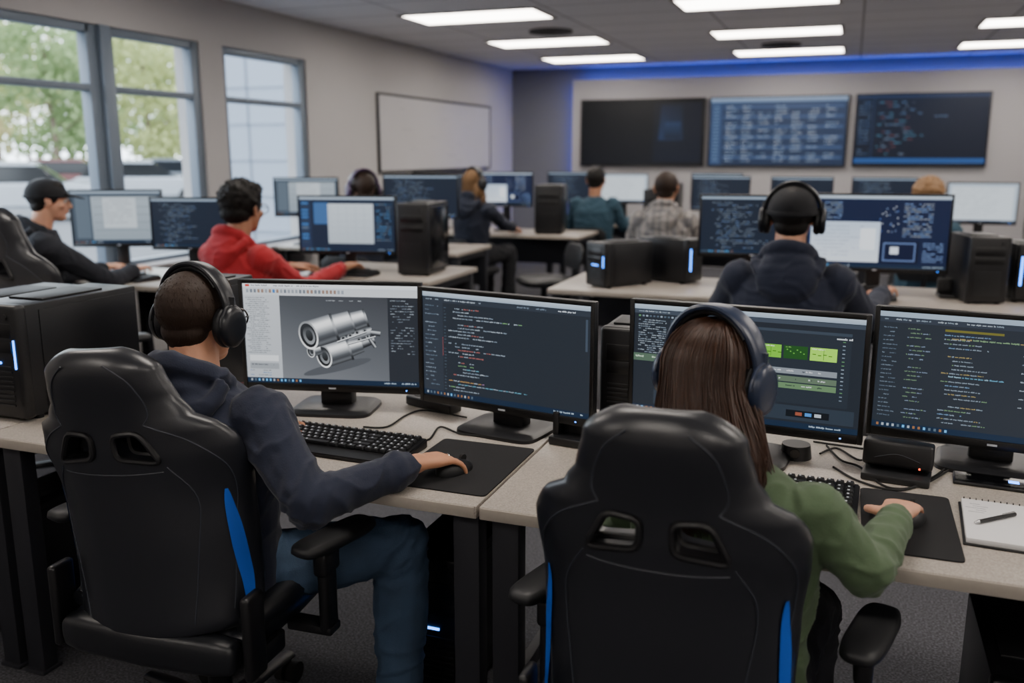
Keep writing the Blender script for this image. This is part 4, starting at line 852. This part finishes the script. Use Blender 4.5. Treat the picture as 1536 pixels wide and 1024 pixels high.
headphones('black headphones on the person with long blond hair',HM7,'phones','phones2',1.08)
P8,HM8,_=person('person in dark teal shirt seated before the dark wall screen',(-2.47,9.08,.56),1.05,.0,.05,0,0,[(-2.6,9.7,.80),(-2.2,9.7,.80)],'tealshirt','trousers','skin3',('short','hairblack'),hs=1.16,hairn=200,hood=False,bulk=1.1,elbows=((-2.75,9.2,.76),(-2.18,9.2,.76)))
P9,HM9,_=person('person in grey plaid shirt seen from behind in the middle',(-1.44,7.5,.50),1.12,.0,.05,0,0,[(-1.65,8.45,.80),(-1.2,8.45,.80)],'plaid','trousers','skin3',('short','hairdark'),hs=1.10,hairn=300,bulk=1.1,elbows=((-1.75,7.7,.72),(-1.13,7.7,.72)))
P10,HM10,_=person('person with short blond hair mostly hidden behind the widest monitor',(.56,7.6,.48),1.08,.0,.05,0,0,[(.3,8.45,.80),(.75,8.45,.80)],'tealshirt','trousers','skin2',('curly','hairblond'),hs=1.16,hairn=300,hood=False,elbows=((.3,7.8,.72),(.84,7.8,.72)))
# ============================================================ CHAIRS
g=gaming_chair('black gaming chair with blue side stripe behind person in navy hoodie',(-1.42,1.685,0),.05)
g2=dup(g,(-.258,1.625,0),.0,'black gaming chair with blue side stripe behind long haired person in green')
for ch in g2.children:
    if ch.name.startswith('armrest'): ch.location.x+=.035; ch.location.y+=.045
dup(g,(-4.15,3.62,0),-.55,'black gaming chair under the person in dark cap',scale=1.0)
dup(g,(-3.22,3.02,0),-.30,'empty black gaming chair at far left edge nearest the windows',scale=1.17)
g.scale=(1.08,1.04,1.0)
for ch in g.children:
    if ch.name.startswith('backrest'):
        piv=V((0,-.2,.44)); Mt=Matrix.Translation(piv)@Matrix.Rotation(-.10,4,'Y')@Matrix.Translation(-piv); ch.location=Mt.translation; ch.rotation_euler=Mt.to_euler()
oc=office_chair('black office chair under person in red hoodie',(-3.24,4.18,0),-.3)
for x,y,rz,lb in ((-.24,4.22,0,'black office chair under person in cap and headphones'),(-3.45,6.0,.1,'black office chair under person with purple headphones'),(-3.20,7.55,-.3,'black office chair under long blond haired person'),(-2.47,9.08,0,'black office chair under person in teal shirt'),(-1.44,7.5,0,'black office chair under person in plaid shirt'),(.56,7.6,0,'black office chair under short blond haired person'),(-2.35,7.1,2.2,'empty black office chair beside the end of fourth row desk')): dup(oc,(x,y,0),rz,lb)
# ============================================================ MONITORS
R=math.radians
monitor('monitor showing a grey engine model, in front of person in navy hoodie',-1.415,2.27,R(13),.555,.335,.968,c_cad)
monitor('monitor showing coloured code lines, second from left in the front row',-.86,2.25,R(-10),.555,.335,.962,c_code)
monitor('front row monitor with green clips, in front of long haired person',-.222,2.25,R(-5),.585,.315,.975,c_edit)
monitor('rightmost front row monitor showing code columns, cut by photo edge',.37,2.39,R(-7),.58,.335,.958,c_code2)
monitor('monitor with pale page in front of person in dark cap',-4.33,4.50,R(25),.57,.36,1.10,c_doc)
monitor('dark code monitor right of the dark cap person\'s monitor',-3.86,4.60,R(14),.50,.33,1.07,c_dark)
monitor('monitor with blue and white windows right of person in red hoodie',-3.05,5.14,R(12),.66,.38,1.045,c_mix)
monitor('dark blue monitor partly behind the cap of second row person',-.50,5.25,R(8),.60,.35,1.10,c_dark)
monitor('widest monitor showing dark blue windows beside second row person',.15,5.25,R(4),.73,.42,1.08,c_big)
monitor('pale monitor behind the red hoodie person, near whiteboard wall',-4.30,6.60,R(20),.55,.33,1.14,c_doc)
monitor('dark monitor with code in third row right of purple headphones',-3.33,6.8,R(12),.64,.36,1.15,c_dark)
monitor('monitor with dark and white halves beside long blond haired person',-3.22,8.5,R(10),.55,.34,1.15,c_big)
monitor('bright white monitor between the teal and plaid shirt people',-2.36,9.9,R(5),.55,.33,1.12,c_white)
monitor('bright pale monitor at rear right beside the blond person',1.06,8.7,R(3),.56,.36,1.08,c_white)
for x,y,lb in ((-1.15,8.75,'dark monitor behind person in plaid shirt'),(-.42,8.75,'dark monitor above the cap of the second row person'),(.28,8.75,'dark monitor above the widest monitor'),(-3.95,8.45,'dark monitor in fourth row near the whiteboard'),(-1.35,9.95,'dark monitor at right end of the rearmost desk'),(-3.0,10.0,'dark monitor at left end of the rearmost desk')):
    monitor(lb,x,y,0,.55,.33,1.13,c_dark)
# ============================================================ TOWERS
tower('large black computer tower with blue light at left end of front row',-2.265,2.08,0,.19,.46,.335)
tower('small black computer tower behind the head of navy hoodie person',-1.93,2.38,0,.15,.26,.36,lit=False)
tower('black computer tower with vents standing behind gap between front monitors',-.54,2.42,0,.12,.22,.30,lit=False)
tower('second black computer tower standing left of the large lit one',-2.56,2.18,0,.20,.44,.31,lit=False)
tower('computer tower on floor at far left below desk with blue light',-2.42,2.1,0,.2,.42,.42,z=0,style=0)
tower('computer tower on floor below middle of front desks with blue light',-1.0,2.25,0,.2,.38,.42,z=0)
tower('computer tower on floor below the notebook desk',.45,2.15,0,.2,.42,.42,z=0,style=1)
tower('black computer tower with small lit front at left of second row desk',-1.24,5.16,R(-35),.17,.36,.255)
tower('computer tower with tall blue light strip in second row',-1.00,5.44,R(70),.17,.34,.26,style=1)
tower('black computer tower right of the widest monitor',.65,5.3,R(12),.19,.36,.34,lit=False)
tower('computer tower with blue light strip at far right of second row',.88,5.42,R(10),.15,.32,.30,style=1)
tower('tall black computer tower beside red hoodie person\'s monitor',-2.58,5.30,R(6),.20,.42,.45,lit=False,style=1)
tower('black computer tower at right end of fourth row desk',-2.72,8.42,R(10),.26,.4,.46,lit=False)
tower('black computer tower at far right edge near rear wall screens',1.55,8.7,0,.25,.4,.55,lit=False)
tower('black computer tower between plaid shirt person and dark wall screen',-1.76,8.75,0,.16,.4,.42,lit=False)
tower('black computer tower in third row behind the windowside monitors',-3.85,6.85,0,.2,.4,.45,lit=False)
tower('black computer tower on the rearmost desk beside the bright monitor',-1.85,9.95,0,.22,.4,.44,lit=False)
tower('black computer tower above the widest monitor in rear right row',.68,8.8,0,.2,.4,.40,lit=False)
# ============================================================ DESK ITEMS
keyboard('black keyboard in front of person in navy hoodie',-1.215,1.975,-.03)
keyboard('black keyboard in front of long haired person in green',-.150,2.015,-.04)
keyboard('small black keyboard under the hands of red hoodie person',-3.0,5.0,0,detail=False)
keyboard('small black keyboard before the person in dark cap',-4.15,4.36,-.2,detail=False)
keyboard('black keyboard before the second row person in headphones',-.35,5.0,0,detail=False)
for (x0,x1,y0_,y1_,lb) in ((-.985,-.725,1.775,2.13,'black cloth mouse pad right of the left keyboard'),(.07,.255,1.78,2.13,'black cloth mouse pad between right keyboard and notebook')):
    b=BM(); P=rpoly([(x0,y0_),(x1,y0_),(x1,y1_),(x0,y1_)],.015); lo=[b.verts.new((p.x,p.y,.7402)) for p in P]; hi=[b.verts.new((p.x,p.y,.7435)) for p in P]; n=len(P); b.faces.new(lo[::-1]); b.faces.new(hi)
    for i in range(n): b.faces.new((lo[i],lo[(i+1)%n],hi[(i+1)%n],hi[i]))
    tag(link('mouse_pad',b,'pad'),lb,'mouse pad','black mouse pads')
mouse('black mouse under the hand of person in navy hoodie',-.855,1.90,-.35,.7437)
mouse('black mouse under the hand of long haired person',.165,1.965,-.2,.7437)
mouse('black mouse under the hand of second row person with cap',.24,5.10,0,.741)
p=atz(650,612,.74); r=thing('power_strip','black multi socket power strip between the two left monitors','power strip',(p.x,p.y,.74),-.35)
b=BM(); box(b,(0,0,.016),(.19,.055,.03),.006,3); link('strip_body',b,'blackplastic',r)
for k in range(4): b=BM(); cyl(b,(-.062+k*.042,0,.030),(-.062+k*.042,0,.033),.015,seg=20); s=link('socket',b,'matteplastic',r); b=BM(); box(b,(-.066+k*.042,0,.0335),(.003,.008,.001)); box(b,(-.058+k*.042,0,.0335),(.003,.008,.001)); link('socket_slot',b,'bezel',s)
p=atz(855,668,.74); r=thing('docking_station','small black docking box with silver ports right of code monitor stand','dock',(p.x,p.y+.02,.74),-.15)
b=BM(); box(b,(0,0,.012),(.105,.08,.022),.004); box(b,(-.042,.01,.05),(.018,.055,.07),.004); box(b,(.012,.025,.05),(.09,.025,.085),.006); link('dock_body',b,'blackplastic',r)
b=BM(); box(b,(0.005,.011,.065),(.03,.004,.02),.001); link('port',b,'silver',r); b=BM(); box(b,(.03,.011,.04),(.02,.004,.012),.001); link('port',b,'bezel',r)
p=atz(1345,718,.74); r=thing('external_drive','black external drive box on a flat base beside right monitor stand','drive',(p.x,p.y+.02,.74),-.12)
b=BM(); box(b,(0,-.01,.010),(.15,.11,.018),.004); link('base_plate',b,'matteplastic',r)
b=BM(); box(b,(0,.01,.055),(.155,.075,.06),.008,3,rot=Matrix.Rotation(-.15,3,'X')); d=link('drive_case',b,'blackplastic',r); b=BM(); tube(b,smoothpts([(-.05,-.03,.05),(0,-.034,.065),(.05,-.03,.05)],5),.0008,5); link('trim_line',b,'stitch',d)
b=BM(); box(b,(.05,-.03,.035),(.004,.004,.004)); link('status_light',b,'ledr',d)
p=atz(408,609,.74); r=thing('usb_hub','small flat black hub left of the engine model monitor stand','hub',(p.x,p.y,.74),.2); b=BM(); box(b,(0,0,.009),(.07,.04,.016),.005,3); link('hub_body',b,'blackplastic',r); b=BM(); box(b,(0,-.021,.009),(.014,.002,.006)); link('port',b,'silver',r)
p=atz(1192,690,.74); r=thing('web_camera','small round black camera puck behind the long hair','camera',(p.x,p.y+.03,.74)); b=BM(); cyl(b,(0,0,0),(0,0,.035),.04,.035,24); link('camera_body',b,'blackplastic',r); b=BM(); cyl(b,(0,-.034,.02),(0,-.042,.02),.012); link('lens',b,'phoneglass',r)
p=atz(1484,725,.74); r=thing('phone','black phone with lit blue corner lying behind the notebook','phone',(p.x,p.y,.74),-.08)
b=BM(); box(b,(0,0,.0045),(.155,.078,.008),.003,3); link('phone_case',b,'blackplastic',r); b=BM(); box(b,(0,0,.0088),(.147,.070,.0008)); s=link('phone_screen',b,'phoneglass',r); b=BM(); box(b,(.050,.004,.0094),(.022,.018,.0004)); link('lit_icon',b,'ledb',s)
r=thing('notebook','open white paper notebook with black cover beside right mouse pad','notebook',(.366,1.985,.74),-.06)
b=BM(); box(b,(0,0,.0025),(.20,.24,.004),.001); link('cover',b,'bookblack',r); b=BM(); box(b,(0,0,.010),(.19,.23,.011),.001)
link('pages',b,'paper',r); b=BM()
for k in range(16): tube(b,[V((-.09+.012*k,.116+.005*math.cos(t),.010+.008*math.sin(t))) for t in [2*PI*i/10 for i in range(10)]],.001,5,closed=True)
link('spiral_binding',b,'metalblack',r); b=BM()
for k in range(5): box(b,(-.07+.01*(k%2),.085-.012*k,.0158),(.02+.01*(k%3),.0012,.0003))
link('handwriting',b,'pencil',r)
r=thing('pen','slim black pen lying across the white notebook','pen',(.335,1.995,.7605),.75); b=BM(); cyl(b,(-.055,0,0),(.05,0,0),.0042,seg=12); link('barrel',b,'bezel',r); b=BM(); cyl(b,(-.055,0,0),(-.068,0,0),.0042,.001,12); link('tip',b,'silver',r); b=BM(); box(b,(.03,0,.0055),(.035,.002,.0015)); link('clip',b,'silver',r)
p=atz(1428,448,.74); r=thing('headset_stand','small black stand device on second row desk right of widest monitor','stand',(p.x,p.y+.05,.74),.1); b=BM(); box(b,(0,0,.012),(.14,.12,.02),.005); box(b,(.045,.02,.09),(.03,.05,.16),.006); box(b,(-.03,.02,.06),(.08,.04,.08),.006); link('stand_body',b,'blackplastic',r); b=BM(); cyl(b,(-.03,-.004,.06),(-.03,.004,.06),.022); link('speaker_disc',b,'matteplastic',r)
rp=V((-.905,1.805,.79))+V((.45,1,-.1)).normalized()*.098+V((-.004,.0,-.004)); b=BM(); f_=V((.45,1,-.35)).normalized(); s_=f_.cross(V((0,0,1))).normalized(); n_=s_.cross(f_)
tube(b,[s_*.0095*math.cos(t)+n_*.0095*math.sin(t) for t in [2*PI*k/20 for k in range(20)]],.0014,6,closed=True); o=tag(link('ring',b,'silver'),'thin silver ring on finger of the navy hoodie person\'s mouse hand','ring'); o.location=rp+s_*(-.004)
def cable(label,pts,rad=.0028):
    b=BM(); tube(b,smoothpts(pts,7),rad,7); tag(link('cable',b,'rubber'),label,'cable','black cables lying on the desks')
def dz(px,py,z=.744): return atz(px,py,z)
cable('black cable curling from the left monitor stand to the power strip',[dz(545,640),dz(580,640),dz(610,622),dz(640,615),dz(700,626)])
cable('black cable behind the left keyboard',[dz(600,650),dz(640,660),dz(660,640),dz(690,650),dz(735,655)])
cable('black cable looping beside the external drive',[dz(1240,668),dz(1262,690),dz(1290,700),dz(1330,730),dz(1380,728),dz(1430,700)])
cable('thin black cable from external drive toward right monitor',[dz(1250,700),dz(1290,722),dz(1350,735),dz(1400,715),dz(1440,690),dz(1500,690)])
cable('black cable from right keyboard to monitor base',[dz(1220,662),dz(1275,670),dz(1300,672),dz(1320,660)])
cable('black cable behind the long haired person\'s monitor',[dz(1230,680),dz(1255,672),dz(1290,690),dz(1310,678)])
# ============================================================ LIGHT, WORLD, CAMERA
w=bpy.data.worlds.new('World'); SC.world=w; w.use_nodes=True; bg=w.node_tree.nodes['Background']; bg.inputs[0].default_value=(.80,.90,1,1); bg.inputs[1].default_value=7.0
ALLW=[(WIN[0][0],WIN[1][1]),WIN[2]]
for i,(a,c) in enumerate(ALLW):
    l=bpy.data.lights.new('window_portal','AREA'); l.shape='RECTANGLE'; l.size=c-a; l.size_y=zt_-zs; l.cycles.is_portal=True
    o=bpy.data.objects.new('window_portal',l); C.objects.link(o); o.location=(XL-.2,(a+c)/2,(zs+zt_)/2); o.rotation_euler=(PI/2,0,-PI/2)
l=bpy.data.lights.new('sun','SUN'); l.energy=3.0; l.angle=.05; l.color=(1,.95,.85); o=bpy.data.objects.new('sun',l); C.objects.link(o); o.rotation_euler=(0,R(42),R(-20))
cd=bpy.data.cameras.new('camera'); cam=bpy.data.objects.new('camera',cd); C.objects.link(cam); cam.location=CAM; cam.rotation_euler=(PI/2-PH,0,TH)
cd.sensor_width=36; cd.lens=36*FP/1536; cd.clip_start=.05; cd.clip_end=300
cd.dof.use_dof=True; cd.dof.focus_distance=2.15; cd.dof.aperture_fstop=2.2
SC.camera=cam
print('built in',time.time()-T0, 'objects',len(bpy.data.objects))
